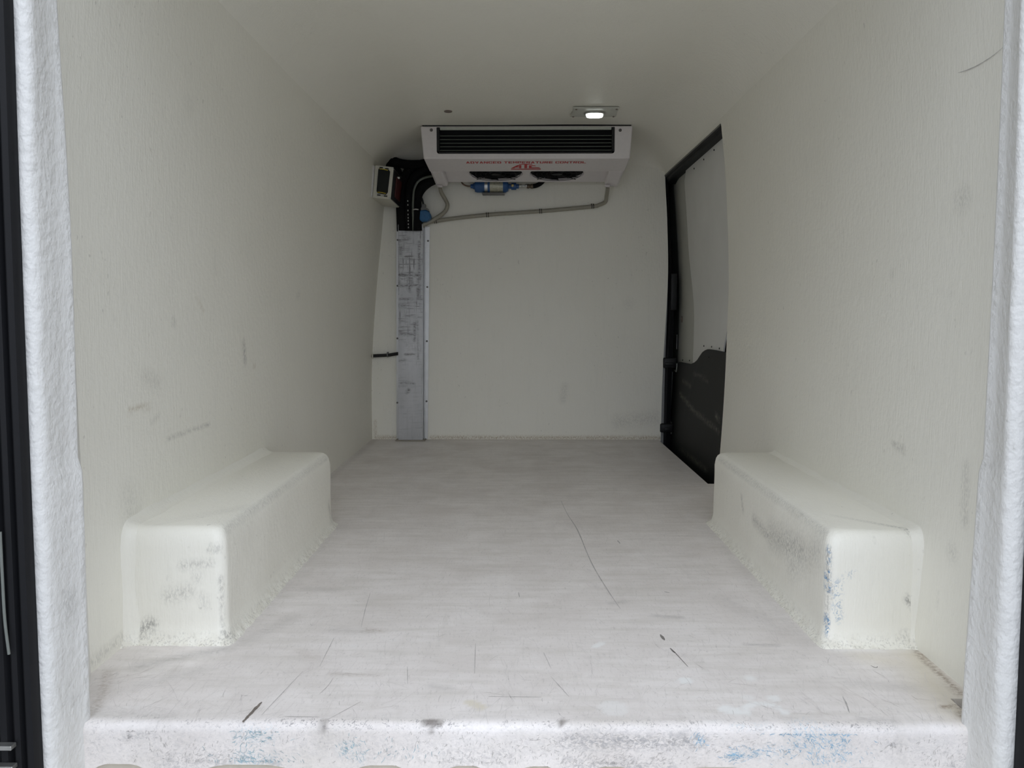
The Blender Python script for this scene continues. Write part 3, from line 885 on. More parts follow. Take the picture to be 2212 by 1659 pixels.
BOX_R = [
    [([(.635, 1.75, .15), (.635, 1.95, .13)], .055, 1, .6), ([(.635, 2.1, .13), (.635, 1.9, .12)], .025, 1, .6), ([(.635, 2.22, .17), (.635, 2.2, .13)], .010, .9, .6), ([(.636, 1.595, .20), (.636, 1.595, .04)], .012, .9, .75),
     ([(.640, 1.62, .230), (.640, 2.5, .226)], .012, 1, .5), ([(.80, 1.588, .10), (.81, 1.588, .085)], .010, .8, .7), ([(.80, 1.60, .02)], .024, 1, .7), ([(.80, 1.68, .24), (.81, 1.60, .24)], .018, 1, .55), ([(.73, 1.588, .225)], .006, .5, .8), ([(.635, 1.65, .18), (.635, 1.8, .10)], .05, 1, .35)],
    [([(.80, 2.0, .24), (.81, 1.75, .24)], .016, 1, .55), ([(.64, 1.59, .13), (.645, 1.588, .10)], .008, .8, .8)],
    [([(.637, 1.594, .205), (.637, 1.594, .17)], .008, .6, .6), ([(.6365, 1.595, .150), (.637, 1.597, .118)], .010, .3, 1.0), ([(.637, 1.595, .025), (.637, 1.597, .055)], .009, .3, 1.0),
     ([(.655, 1.588, .13), (.66, 1.588, .06)], .016, .9, .55), ([(.67, 1.588, .145), (.69, 1.588, .155)], .009, .9, .5)], []]
m_wbl = gelcoat('fibreglass_left_wheel_box', True, True, edge=.030)
m_wbr = gelcoat('fibreglass_right_wheel_box', True, edge=.030)
wheelbox('wheel_arch_box', -.823, -.612, 1.59, 2.53, .245, m_wbl, 'white moulded wheel arch box along the left wall', 1, BOX_L)
wheelbox('wheel_arch_box', .836, .636, 1.588, 2.558, .240, m_wbr, 'white moulded wheel arch box along the right wall with blue paint scrapes', 4, BOX_R)

# individual scratches in the floor, each a hair-thin flat mark of its own
for pts, w, m in [
        (((.155, 2.869), (.166, 2.677), (.186, 2.47), (.2, 2.137), (.219, 1.931), (.236, 1.79)), .0030, m_mark_grey),
        (((.303, 1.640), (.305, 1.625), (.307, 1.610)), .0060, m_mark_dark), (((.311, 1.570), (.314, 1.555), (.317, 1.547)), .0050, m_mark_dark), (((.314, 1.562), (.329, 1.485)), .0020, m_mark_dark),
        (((-.4555, 1.336), (-.458, 1.318), (-.461, 1.298), (-.463, 1.282), (-.465, 1.266)), .0068, plain('brown_gouge', (.17, .145, .125), .8, grain=.2)),
        (((-.368, 1.892), (-.359, 1.784), (-.347, 1.674)), .0013, m_mark_grey), (((-.393, 1.616), (-.389, 1.479)), .0011, m_mark_grey), (((-.416, 1.458), (-.441, 1.29)), .0011, m_mark_grey),
        (((-.351, 1.43), (-.353, 1.40), (-.361, 1.366)), .0012, m_mark_grey), (((.05, 1.546), (.062, 1.473)), .0011, m_mark_grey), (((-.055, 1.36), (.04, 1.359)), .0013, m_mark_grey),
        (((-.218, 1.48), (-.207, 1.407)), .0011, m_mark_grey), (((-.091, 1.59), (-.085, 1.451)), .0012, m_mark_grey), (((-.002, 1.896), (.001, 1.863)), .0026, m_mark_grey),
        (((.688, 1.493), (.691, 1.486), (.695, 1.484), (.699, 1.489)), .0018, m_mark_dark), (((.581, 1.366), (.577, 1.34), (.569, 1.308)), .0024, m_mark_grey), (((-.28, 1.34), (-.325, 1.275)), .0011, m_mark_grey),
        (((.30, 2.352), (.303, 2.32)), .0050, m_mark_grey), (((.36, 1.905), (.372, 1.895)), .0040, m_mark_grey), (((-.36, 1.449), (-.31, 1.446), (-.265, 1.44)), .0014, m_mark_faint), (((-.40, 1.285), (-.34, 1.2845)), .0016, m_mark_grey), (((.06, 1.44), (.09, 1.36)), .0012, m_mark_grey)]:
    bm = bmesh.new(); ribbon(bm, [(p[0], p[1], 0) for p in pts], w, .0004)
    fin('scratch', bm, m, floor)
bm = bmesh.new()
for k in range(2200):
    y = 1.29 + 1.9 * random.random() ** 1.5; x = random.uniform(-.78, .78)
    if abs(x) > .57 and 1.55 < y < 2.6: continue
    a = random.gauss(math.pi / 2, .30) if random.random() < .82 else random.gauss(0, .5)
    l = .5 * random.uniform(.008, .06) * (1.8 if random.random() < .1 else 1)
    d = Vector((math.cos(a), math.sin(a), 0)) * l; c_ = Vector((x, y, 0)); b_ = Vector((-d.y, d.x, 0)) * random.uniform(-.12, .12)
    ribbon(bm, [c_ - d, c_ + b_, c_ + d], random.uniform(.0003, .0008), .0003, jit=.3)
o = fin('fine_scratches', bm, m_mark_faint, floor); o['kind'] = 'stuff'
bm = bmesh.new()
for k in range(130):
    y = 1.29 + 1.6 * random.random() ** 1.4; x = random.uniform(-.75, .75)
    if abs(x) > .57 and 1.55 < y < 2.6: continue
    a = random.gauss(math.pi / 2, .45); l = .5 * random.uniform(.006, .03)
    d = Vector((math.cos(a), math.sin(a), 0)) * l; c_ = Vector((x, y, 0))
    ribbon(bm, [c_ - d, c_ + Vector((-d.y, d.x, 0)) * .1, c_ + d], random.uniform(.0003, .0008), .00035, jit=.3)
o = fin('dark_scratches', bm, m_mark_grey, floor); o['kind'] = 'stuff'
def sill_y(x, z):
    return 1.262 - .0010 * mnoise.noise(Vector((x * 22, 1.262 * 6, z * 30)))


def hairs(name, clusters, mat, lmax=.010):
    bm = bmesh.new()
    for cx, cz, rx, rz, n, ang in clusters:
        for _ in range(n):
            x = random.gauss(cx, rx); z = min(-.014, max(-.066, random.gauss(cz, rz)))
            a = random.gauss(ang, .5); l = .5 * random.uniform(.002, lmax)
            d = Vector((math.cos(a), 0, math.sin(a))) * l; b_ = Vector((-d.z, 0, d.x)) * random.uniform(-.3, .3)
            p = Vector((x, sill_y(x, z), z))
            ribbon(bm, [p - d, p + b_, p + d], random.uniform(.0003, .0008), .0005, Vector((0, -1, 0)), jit=.4)
    o = fin(name, bm, mat, floor); o['kind'] = 'stuff'


m_hair_blue = plain('blue_paint_scuff', (.20, .42, .60), .6, grain=.3)
m_hair_teal = plain('teal_paint_scuff', (.22, .38, .44), .6, grain=.3)
hairs('blue_scuffs', [(.50, -.035, .035, .018, 130, -.7), (.40, -.046, .03, .008, 60, 0), (.36, -.052, .012, .006, 60, 0), (.46, -.012, .03, .004, 25, 0), (.53, -.022, .012, .014, 35, .9), (.30, -.022, .005, .008, 25, 1.3)], m_hair_blue)
hairs('teal_scuffs', [(-.44, -.022, .024, .007, 70, .2), (-.445, -.062, .03, .010, 110, -.8), (-.28, -.045, .014, .013, 50, -.8), (-.46, -.04, .012, .014, 25, 1.2), (-.20, -.05, .03, .012, 30, 1.4)], m_hair_teal)
hairs('grey_scuffs', [(.17, -.03, .09, .008, 200, .1), (.16, -.062, .06, .008, 160, .6), (-.55, -.058, .05, .010, 120, .8), (-.05, -.05, .08, .015, 140, 1.4), (-.25, -.03, .15, .02, 150, 1.4), (.30, -.04, .20, .018, 170, .2), (-.62, -.03, .03, .02, 40, 1.4), (.62, -.035, .01, .006, 25, 1.2), (-.655, -.025, .004, .010, 25, .6), (.70, -.05, .02, .015, 60, 1.0)], m_mark_grey, .008)
# thin scuff line high on the right wall
bm = bmesh.new(); ribbon(bm, [(xr(y, z) + dent(y, z, 5.0) - .0012, y, z) for y, z in ((1.393, 1.141), (1.43, 1.135), (1.473, 1.133), (1.51, 1.135), (1.539, 1.139))], .0016, 0, Vector((-1, 0, 0)))
fin('scratch', bm, m_mark_grey, wall_right)

# ================================================================== refrigeration evaporator
ev = thing('evaporator_unit', (.03, 4.1, 1.6), 'white ceiling-mounted refrigeration evaporator with red lettering', 'cooling unit')
Y0, Y1, Y2 = 3.88, 4.06, 4.235
ZT, ZK, ZL = 1.5945, 1.440, 1.411          # top, crease, lip


def zb(y): return 1.445 - .324 * (y - 4.062)


def zside_x(y, s):
    return {-1: -.462 + .018 * (y - Y0) / (Y2 - Y0), 1: .532 - .002 * (y - Y0) / (Y2 - Y0)}[s]


bm = bmesh.new()


def ring_fill(bm, outer, holes):
    es = []
    for loop in [outer] + holes:
        for a, b in zip(loop, loop[1:] + loop[:1]):
            e = bm.edges.get((a, b)) or bm.edges.new((a, b))
            es.append(e)
    bmesh.ops.triangle_fill(bm, use_beauty=True, use_dissolve=False, edges=es)


V = bm.verts.new
# front face with the grille opening
fo = [V(p) for p in ((-.478, Y0, ZT), (-.464, Y0, ZK), (.533, Y0, ZK), (.544, Y0, ZT))]
GX0, GX1, GZ0, GZ1 = -.400, .458, 1.464, 1.589
hole = []
for cx, cz, a0 in ((GX0 + .012, GZ0 + .012, math.pi), (GX1 - .012, GZ0 + .012, 1.5 * math.pi)):
    for q in np.linspace(0, math.pi / 2, 5): hole.append(V((cx + .012 * math.cos(a0 + q), Y0, cz + .012 * math.sin(a0 + q))))
hole += [V((GX1, Y0, GZ1)), V((GX0, Y0, GZ1))]
ring_fill(bm, fo, [hole])
# sloping underside
la, lb = V((-.455, Y1, ZL)), V((.531, Y1, ZL))
bm.faces.new((fo[1], fo[2], lb, la))
# step up to the fan deck
sa, sb = V((-.455, Y1 + .003, 1.4448)), V((.531, Y1 + .003, 1.4448))
bm.faces.new((la, lb, sb, sa))
ba, bb_ = V((-.439, Y2, zb(Y2))), V((.520, Y2, zb(Y2)))
FANS = ((-.123, 4.146), (.193, 4.146))
FRX, FRY = .145, .079
for (cx, cy), (xa, xb) in zip(FANS, ((-.455, .035), (.035, .531))):
    # one cell of deck around each round opening
    ya, yb_ = Y1 + .003, Y2
    edge_l = lambda y: xa if xa > -.4 else -.455 + .016 * (y - ya) / (yb_ - ya)
    edge_r = lambda y: xb if xb < .4 else .531 - .011 * (y - ya) / (yb_ - ya)
    angs = sorted([2 * math.pi * k / 40 for k in range(40)] + [math.atan2(b - cy, a - cx) % (2 * math.pi) for a, b in ((edge_l(ya), ya), (edge_r(ya), ya), (edge_l(yb_), yb_), (edge_r(yb_), yb_))])
    inner, outer = [], []
    for q in angs:
        dx_, dy_ = math.cos(q), math.sin(q)
        y = cy + FRY * dy_; inner.append(V((cx + FRX * dx_, y, zb(y))))
        t = 1e9
        if dy_ > 1e-6: t = min(t, (yb_ - cy) / dy_)
        if dy_ < -1e-6: t = min(t, (ya - cy) / dy_)
        for _ in range(3):
            yy = cy + t * dy_
            lim = (edge_r(min(max(yy, ya), yb_)) - cx) / dx_ if dx_ > 1e-6 else ((edge_l(min(max(yy, ya), yb_)) - cx) / dx_ if dx_ < -1e-6 else 1e9)
            t = min(t, lim)
        outer.append(V((cx + t * dx_, cy + t * dy_, zb(cy + t * dy_))))
    n_ = len(angs)
    for k in range(n_):
        bm.faces.new((inner[k], inner[(k + 1) % n_], outer[(k + 1) % n_], outer[k]))
# back and top
bmesh.ops.remove_doubles(bm, verts=bm.verts[:], dist=1e-5)
sa = min(bm.verts, key=lambda v: (v.co - Vector((-.455, Y1 + .003, 1.4448))).length); sb = min(bm.verts, key=lambda v: (v.co - Vector((.531, Y1 + .003, 1.4448))).length)
ba = min(bm.verts, key=lambda v: (v.co - Vector((-.439, Y2, zb(Y2)))).length); bb_ = min(bm.verts, key=lambda v: (v.co - Vector((.520, Y2, zb(Y2)))).length)
ta, tb = V((-.478, Y2, ZT)), V((.544, Y2, ZT))
bm.faces.new((ba, bb_, tb, ta)); bm.faces.new((fo[0], fo[3], tb, ta))
bm.faces.new((fo[0], fo[1], la, sa, ba, ta)); bm.faces.new((fo[3], fo[2], lb, sb, bb_, tb))
fin('housing', bm, m_evap, ev, bevel=.008)
# moulded drain corners at both ends
for s, x0a, x0b, x1a, x1b in ((-1, -.4553, -.4393, -.388, -.374), (1, .5313, .5203, .450, .447)):
    bm = bmesh.new()
    zz = 1.357
    p = [(x0a, Y1 + .002, ZL - .0005), (x1a, Y1 + .002, ZL + .004), (x1b, Y2 - .005, zz + .006), (x0b, Y2 - .005, zz),
         (x0a, Y1 + .002, 1.446), (x1a, Y1 + .002, 1.446), (x1b, Y2 - .005, 1.40), (x0b, Y2 - .005, 1.40)]
    hexa(bm, p)
    fin('drain_corner', bm, m_evap, ev, bevel=.013)
    bm = bmesh.new(); xc = -.418 if s < 0 else .463
    lathe(bm, [(.016, 0), (.0155, -.004), (.0118, -.006), (.0118, -.010)], (xc, 4.205, zz + .009), (0, 0, 1), 16)
    fin('drain_spout', bm, m_evap, ev, smooth=40)
# grille
bm = bmesh.new(); box(bm, -.470, .538, Y0 + .004, Y2 - .01, ZT, 1.603)  # black strip standing in for the shadow gap between housing and ceiling
fin('shadow_gap_strip', bm, m_void, ev)
bm = bmesh.new(); box(bm, GX0 - .01, GX1 + .01, Y0 + .045, Y0 + .05, GZ0 - .01, GZ1 + .003)
box(bm, GX0 - .012, GX0 - .0005, Y0 + .002, Y0 + .05, GZ0 - .01, GZ1); box(bm, GX1 + .0005, GX1 + .012, Y0 + .002, Y0 + .05, GZ0 - .01, GZ1)
box(bm, GX0, GX1, Y0 + .002, Y0 + .05, GZ0 - .012, GZ0 - .0005)
fin('coil_recess', bm, m_void, ev)
bm = bmesh.new()
for a in ((GX0 + .001, GX0 + .014, Y0 - .002, Y0 + .02, GZ0 + .010, GZ1), (GX1 - .014, GX1 - .001, Y0 - .002, Y0 + .02, GZ0 + .010, GZ1), (GX0 + .010, GX1 - .010, Y0 - .002, Y0 + .02, GZ0 + .001, GZ0 + .010)):
    rbox(bm, *a, .002, 1)
fin('grille_frame', bm, m_black, ev)
bm = bmesh.new(); rbox(bm, GX0 + .016, GX1 - .016, Y0 - .002, Y0 + .012, 1.577, 1.5895, .002, 1)
fin('grille_top_lip', bm, m_lip, ev, label='pale lip along the top of the grille')
sl = None
for z in (1.5505, 1.533, 1.516, 1.499, 1.4815):
    if sl is None:
        bm = bmesh.new()
        hexa(bm, [(GX0 + .012, Y0 + .003, z - .0028), (GX1 - .012, Y0 + .003, z - .0028), (GX1 - .012, Y0 + .040, z + .0040), (GX0 + .012, Y0 + .040, z + .0040),
                  (GX0 + .012, Y0 + .003, z + .0002), (GX1 - .012, Y0 + .003, z + .0002), (GX1 - .012, Y0 + .040, z + .0070), (GX0 + .012, Y0 + .040, z + .0070)])
        sl = fin('slat', bm, m_slat, ev); z0s = z
    else:
        c = sl.copy(); COL.objects.link(c); c.parent = ev; c.location = (0, 0, z - z0s)
screw_at('screw', (-.425, Y0 - .0002, 1.576), (0, -1, 0), .0075, m_screw, ev, .005)
screw_at('screw', (.484, Y0 - .0002, 1.573), (0, -1, 0), .0075, m_screw, ev, .005)
m_fan = plain('matt_black_fan', (.007, .007, .007), .8, spec=.15)
# fans
for cx, cy in FANS:
    zc = zb(cy)
    bm = bmesh.new()
    def er(k, f, dz): 
        q = 2 * math.pi * k / 40
        y = cy + FRY * f * math.sin(q)
        return (cx + FRX * f * math.cos(q), y, zb(y) + dz)
    R = [[bm.verts.new(er(k, f, dz)) for k in range(40)] for f, dz in ((1.0, -.0003), (1.02, -.002), (.99, -.004), (.955, -.001), (.95, .012))]
    for A_, B_ in zip(R[:-1], R[1:]):
        for k in range(40): bm.faces.new((A_[k], A_[(k + 1) % 40], B_[(k + 1) % 40], B_[k]))
    fan = fin('fan', bm, m_evap, ev, smooth=60)
    bm = bmesh.new()
    W_ = [bm.verts.new(er(k, .97, .0105)) for k in range(40)]; bm.faces.new(W_)
    fin('fan_well', bm, m_void, fan)
    bm = bmesh.new()
    lathe(bm, [(.030, -.001), (.034, .002), (.034, .009), (.020, .010)], (cx, cy, zc), (0, 0, 1), 20)
    fin('fan_hub', bm, m_black, fan, smooth=40)
    for k in range(7):
        bm = bmesh.new()
        q0 = 2 * math.pi * k / 7
        pr4 = []
        for dq, f, dz in ((-.28, .28, .001), (-.32, .93, .001), (.24, .93, .008), (.16, .28, .007)):
            pr4.append((cx + FRX * f * math.cos(q0 + dq), cy + FRY * f * math.sin(q0 + dq), zb(cy + FRY * f * math.sin(q0 + dq)) + dz))
        hexa(bm, pr4 + [(a, b, c + .0015) for a, b, c in pr4])
        fin('fan_blade', bm, m_fan, fan)
    bm = bmesh.new()
    for f in (.36, .54, .72, .88):
        tube(bm, [er(k * 2, f, -.004) for k in range(21)], .0012, 5, 1)
    for k in range(4):
        tube(bm, [er(k * 10 + 5, .2, -.004), er(k * 10 + 5, .99, -.004)], .0018, 5, 1)
    lathe(bm, [(.028, -.007), (.028, -.004)], (cx, cy, zc), (0, 0, 1), 16)
    fin('fan_guard', bm, m_black, fan)

# lettering on the sloping underside
def on_slope(x, y, d=.0006):
    z = ZK + (ZL - ZK) * (y - Y0) / (Y1 - Y0)
    return Vector((x, y - .00016, z - d))


def rc(x0, y0, x1, y1): return [(x0, y0), (x1, y0), (x1, y1), (x0, y1)]


LF, TP, BT, RT = rc(0, 0, .28, 1), rc(.02, .8, .98, 1), rc(.02, 0, .98, .2), rc(.72, .06, 1, .94)
GLYPH = {
    'A': [[(0, 0), (.30, 0), (.62, 1), (.36, 1)], [(.70, 0), (1, 0), (.64, 1), (.38, 1)], rc(.22, .18, .78, .38)],
    'D': [LF, TP[:1] + [(.85, .8), (.85, 1), (.02, 1)], [(.02, 0), (.85, 0), (.85, .2), (.02, .2)], [(.72, 0), (.86, 0), (1, .16), (1, .84), (.86, 1), (.72, 1)]],
    'V': [[(0, 1), (.30, 1), (.62, 0), (.38, 0)], [(1, 1), (.70, 1), (.38, 0), (.62, 0)]],
    'N': [rc(0, 0, .26, 1), rc(.74, 0, 1, 1), [(0, 1), (.30, 1), (1, 0), (.70, 0)]],
    'C': [[(0, .16), (.14, 0), (.28, 0), (.28, 1), (.14, 1), (0, .84)], rc(.12, .8, .96, 1), rc(.12, 0, .96, .2), rc(.74, .62, 1, .92), rc(.74, .08, 1, .38)],
    'E': [LF, TP, rc(.02, .41, .9, .59), BT],
    'T': [rc(0, .78, 1, 1), rc(.36, 0, .64, .8)],
    'M': [rc(0, 0, .22, 1), rc(.78, 0, 1, 1), [(0, 1), (.26, 1), (.58, .25), (.42, .25)], [(1, 1), (.74, 1), (.42, .25), (.58, .25)]],
    'P': [LF, rc(.02, .8, .86, 1), rc(.02, .36, .86, .55), rc(.72, .42, 1, .94)],
    'R': [LF, rc(.02, .8, .86, 1), rc(.02, .40, .86, .58), rc(.72, .48, 1, .94), [(.40, .45), (.72, .45), (1, 0), (.68, 0)]],
    'U': [rc(0, .1, .28, 1), RT[:2] + [(1, 1), (.72, 1)], rc(.1, 0, .9, .22)],
    'O': [rc(0, .1, .28, .9), rc(.72, .1, 1, .9), rc(.08, .8, .92, 1), rc(.08, 0, .92, .2)],
    'L': [LF, BT]}
bm = bmesh.new()
words = 'ADVANCED TEMPERATURE CONTROL'
adv = [(.55 if ch == ' ' else 1.17) for ch in words]
pen, tot_ = 0.0, sum(adv) - .17
for ch, a_ in zip(words, adv):
    for q_, pl in enumerate(GLYPH.get(ch, [])):
        bm.faces.new([bm.verts.new(on_slope(-.262 + .588 * (pen + u) / tot_, 3.9425 - .0275 * v, .0005 + .0001 * q_)) for u, v in pl])
    pen += a_
fin('lettering', bm, m_red, ev, label='red lettering ADVANCED TEMPERATURE CONTROL')
bm = bmesh.new()
polys = [[(0, .27), (.10, .27), (.275, .66), (.275, .80), (.215, .80)], [(.275, .27), (.35, .27), (.35, .80), (.275, .80)], [(.155, .40), (.275, .40), (.275, .51), (.205, .51)],
         [(.45, .27), (.545, .27), (.545, .88), (.45, .88)], [(.26, .88), (.72, .88), (.70, 1.0), (.28, 1.0)],
         [(.60, .27), (.69, .27), (.69, .76), (.60, .76)], [(.69, .63), (.84, .63), (.80, .76), (.69, .76)], [(.69, .27), (1.0, .27), (.93, .42), (.69, .42)],
         [(.0, .15), (1.0, .15), (1.0, .21), (.0, .21)], [(.0, 0), (1.0, 0), (1.0, .10), (.0, .10)]]
for pl in polys:
    bm.faces.new([bm.verts.new(on_slope(-.043 + .149 * u, 4.032 - .083 * v)) for u, v in pl])
fin('logo', bm, m_red, ev, label='red ATC emblem over two red lines')

# ================================================================== hoses, pipes and small fittings around the evaporator
def pipe(name, pts, r, mat, label, cat='hose', group=None, seg=12):
    base = Vector(pts[-1])
    bm = bmesh.new(); tube(bm, pts, r, seg)
    return tag(fin(name, bm, mat, smooth=60, loc=base), label, cat, group)


hl_ = pipe('drain_hose', [(-.418, 4.205, 1.358), (-.414, 4.235, 1.335), (-.397, 4.296, 1.304), (-.388, 4.30, 1.279), (-.399, 4.30, 1.248), (-.430, 4.295, 1.221), (-.480, 4.288, 1.190), (-.525, 4.285, 1.165), (-.55, 4.29, 1.10)], .0105, m_drain,
           'short curved tan drain hose below the left evaporator corner')
hr_ = pipe('drain_hose', [(.463, 4.205, 1.355), (.463, 4.255, 1.320), (.462, 4.312, 1.297), (.431, 4.315, 1.281), (.381, 4.316, 1.271), (.119, 4.316, 1.248), (-.18, 4.316, 1.228), (-.431, 4.314, 1.199), (-.505, 4.312, 1.180), (-.54, 4.30, 1.14)], .0105, m_drain,
           'long tan drain hose clipped across the bulkhead from the right evaporator corner')
for (x, z, parent) in ((.394, 1.274, hr_), (.114, 1.2475, hr_), (-.173, 1.2285, hr_), (-.455, 1.196, hr_)):
    bm = bmesh.new()
    for dx in (-.005, .005):
        lathe(bm, [(.0118, -.0018), (.0132, -.0018), (.0132, .0018), (.0118, .0018)], (x + dx, 4.316, z), (1, 0, .09), 16)
    fin('hose_clip', bm, m_black, parent, smooth=40)

GH = 'black lagged hoses from the evaporator'
pipe('refrigerant_hose', [(-.435, 4.22, 1.405), (-.475, 4.24, 1.393), (-.515, 4.25, 1.365), (-.540, 4.25, 1.325), (-.548, 4.25, 1.26), (-.548, 4.27, 1.14)], .026, m_hose, 'thick black hose, the lowest curve below the evaporator corner', group=GH)
middle_hose = pipe('refrigerant_hose', [(-.44, 4.24, 1.455), (-.50, 4.26, 1.45), (-.555, 4.265, 1.42), (-.585, 4.265, 1.36), (-.592, 4.265, 1.28), (-.594, 4.28, 1.14)], .026, m_hose, 'thick black hose curving above the grey cable', group=GH)
pipe('refrigerant_hose', [(-.44, 4.285, 1.497), (-.52, 4.29, 1.49), (-.585, 4.29, 1.465), (-.618, 4.288, 1.40), (-.624, 4.285, 1.30), (-.626, 4.285, 1.14)], .027, m_hose, 'thick black hose nearest the control box, uppermost of the bundle', group=GH)
pipe('refrigerant_hose', [(-.44, 4.30, 1.44), (-.52, 4.302, 1.43), (-.566, 4.303, 1.38), (-.572, 4.303, 1.28), (-.572, 4.303, 1.14)], .022, m_hose, 'black hose lying against the bulkhead behind the bundle', group=GH)
pipe('refrigerant_hose', [(-.705, 4.292, 1.505), (-.675, 4.294, 1.485), (-.652, 4.296, 1.44), (-.645, 4.298, 1.36), (-.640, 4.30, 1.27), (-.637, 4.30, 1.14)], .026, m_hose, 'black hose running down right behind the cream control box', group=GH)
pipe('cable_conduit', [(-.452, 4.19, 1.413), (-.500, 4.215, 1.408), (-.536, 4.222, 1.388), (-.556, 4.224, 1.350), (-.562, 4.226, 1.305), (-.565, 4.23, 1.245), (-.567, 4.26, 1.14)], .006, plain('grey_green_cable', (.13, .145, .12), .5), 'thin grey-green cable curving over the black hoses', 'cable')
pipe('harness_cable', [(-.712, 4.27, 1.532), (-.680, 4.265, 1.510), (-.640, 4.27, 1.495), (-.59, 4.27, 1.487), (-.53, 4.27, 1.487), (-.46, 4.275, 1.49)], .024, m_hose, 'black taped cable harness entering through the upper left corner', 'cable')
# foam lump around the harness in the corner
bm = bmesh.new()
bmesh.ops.create_icosphere(bm, subdivisions=3, radius=1)
for v in bm.verts:
    d = 1 + .30 * mnoise.noise(v.co * 2.2) + .14 * mnoise.noise(v.co * 6)
    v.co = Vector((-.702 + v.co.x * .042 * d, 4.265 + v.co.y * .040 * d, 1.516 + v.co.z * .040 * d))
tag(fin('foam_seal', bm, plain('dark_grey_foam', (.014, .0135, .013), .95, spec=.1, bump=.5), smooth=60, loc=(-.70, 4.285, 1.52)), 'dark foam lump in the upper left corner above the control box', 'foam')
# pale dashes printed along the middle hose
m_print = plain('pale_print', (.42, .43, .40), .5)
for z in (1.292, 1.272, 1.243, 1.222, 1.205, 1.19, 1.172, 1.155):
    bm = bmesh.new(); rbox(bm, -.5955, -.5903, 4.2365 + (1.292 - z) * .10, 4.2425 + (1.292 - z) * .10, z - .0045, z + .0035, .0008, 1)
    fin('printed_dash', bm, m_print, middle_hose)

# blue pressure valve
vv = thing('pressure_switch', (-.497, 4.275, 1.215), 'blue round pressure switch with a grey plug beside the hoses', 'switch')
bm = bmesh.new(); prism(bm, [(-.535, 1.243), (-.498, 1.246), (-.482, 1.238), (-.474, 1.222), (-.471, 1.207), (-.480, 1.193), (-.496, 1.185), (-.520, 1.185), (-.533, 1.192)], lambda x, z: (x, 4.238, z), lambda x, z: (x, 4.300, z))
fin('body', bm, m_valveblue, vv, bevel=.008)
bm = bmesh.new(); prism(bm, [(-.530, 1.2435), (-.498, 1.2465), (-.482, 1.2385), (-.487, 1.252), (-.500, 1.259), (-.528, 1.257)], lambda x, z: (x, 4.243, z), lambda x, z: (x, 4.296, z))
fin('cap', bm, m_grey, vv, smooth=40, label='grey cap')
bm = bmesh.new(); rbox(bm, -.524, -.500, 4.25, 4.28, 1.254, 1.278, .004)
fin('plug', bm, m_grey, vv, smooth=40)
bm = bmesh.new(); tube(bm, [(-.513, 4.265, 1.276), (-.518, 4.262, 1.30), (-.530, 4.262, 1.325), (-.545, 4.265, 1.345)], .005, 10)
fin('wire', bm, m_black, vv, smooth=60)
bm = bmesh.new(); tube(bm, [(-.563, 4.222, 1.245), (-.548, 4.218, 1.246), (-.535, 4.225, 1.245)], .004, 8)
fin('mounting_pin', bm, m_steel, vv, smooth=60)

# blue filter drier
fd = thing('filter_drier', (-.15, 4.28, 1.37), 'blue filter drier cylinder with a foil label under the evaporator', 'filter')
ax = (1, 0, -.004); oy = 4.283; oz = 1.374
bm = bmesh.new()
lathe(bm, [(.010, -.262), (.012, -.250), (.016, -.247), (.018, -.240), (.030, -.238), (.034, -.225), (.036, -.10), (.034, -.075), (.026, -.062), (.013, -.058), (.013, -.045), (.019, -.043), (.019, -.018), (.012, -.016), (.012, -.004)], (0, oy, oz), ax, 24)
fin('body', bm, m_blue, fd, smooth=35)
for a, b, r in ((-.186, -.170, .0368),):
    bm = bmesh.new(); lathe(bm, [(.030, a), (r, a), (r, b), (.030, b)], (0, oy, oz), ax, 24)
    fin('strap', bm, m_steel, fd, smooth=40)
bm = bmesh.new(); lathe(bm, [(.030, -.158), (.0372, -.158), (.0372, -.088), (.030, -.088)], (0, oy, oz), ax, 24)
fin('foil_label', bm, m_paper, fd, smooth=40, label='silvery foil label')
bm = bmesh.new(); rbox(bm, -.200, -.080, 4.255, 4.325, 1.332, 1.3385, .002, 1)
fin('bracket', bm, m_grey, fd)
bm = bmesh.new(); lathe(bm, [(.008, 0), (.008, .004), (.005, .005), (.004, .002)], (-.037, oy - .019, oz + .002), (0, -1, 0), 14)
fin('sight_glass', bm, plain('brass', (.45, .36, .17), .35, .8), fd, smooth=40)
bm = bmesh.new(); lathe(bm, [(.008, -.005), (.010, .0), (.010, .012), (.007, .014), (.007, .030), (.011, .032), (.011, .040), (.008, .042)], (0, oy, oz + .002), ax, 12)
fin('fitting', bm, m_steel, fd, smooth=30)
bm = bmesh.new(); lathe(bm, [(.009, .038), (.012, .040), (.012, .052), (.009, .056), (.013, .060), (.013, .072), (.008, .075)], (0, oy, oz + .001), ax, 12)
fin('union_nut', bm, plain('dark_bronze', (.12, .09, .06), .45, .5), fd, smooth=30)
pipe('suction_hose', [(.070, oy, oz + .001), (.090, oy, oz + .004), (.115, oy, oz + .018), (.14, oy, oz + .045)], .012, m_hose, 'short black hose rising from the filter drier behind the evaporator')
pipe('capillary_wire', [(-.262, oy, 1.375), (-.285, oy, 1.378), (-.305, oy, 1.39), (-.325, oy, 1.42)], .004, plain('tarnished_copper', (.16, .10, .07), .5, .4), 'thin brown tube at the left end of the filter drier', 'pipe')

# ================================================================== electrical box on the left wall
cb = thing('control_box', (-.69, 4.12, 1.26), 'cream metal electrical box with a black vent panel on the upper left wall', 'control box')
FQ = {'TL': (-.727, 1.427), 'TR': (-.624, 1.416), 'BR': (-.641, 1.262), 'BL': (-.742, 1.272)}


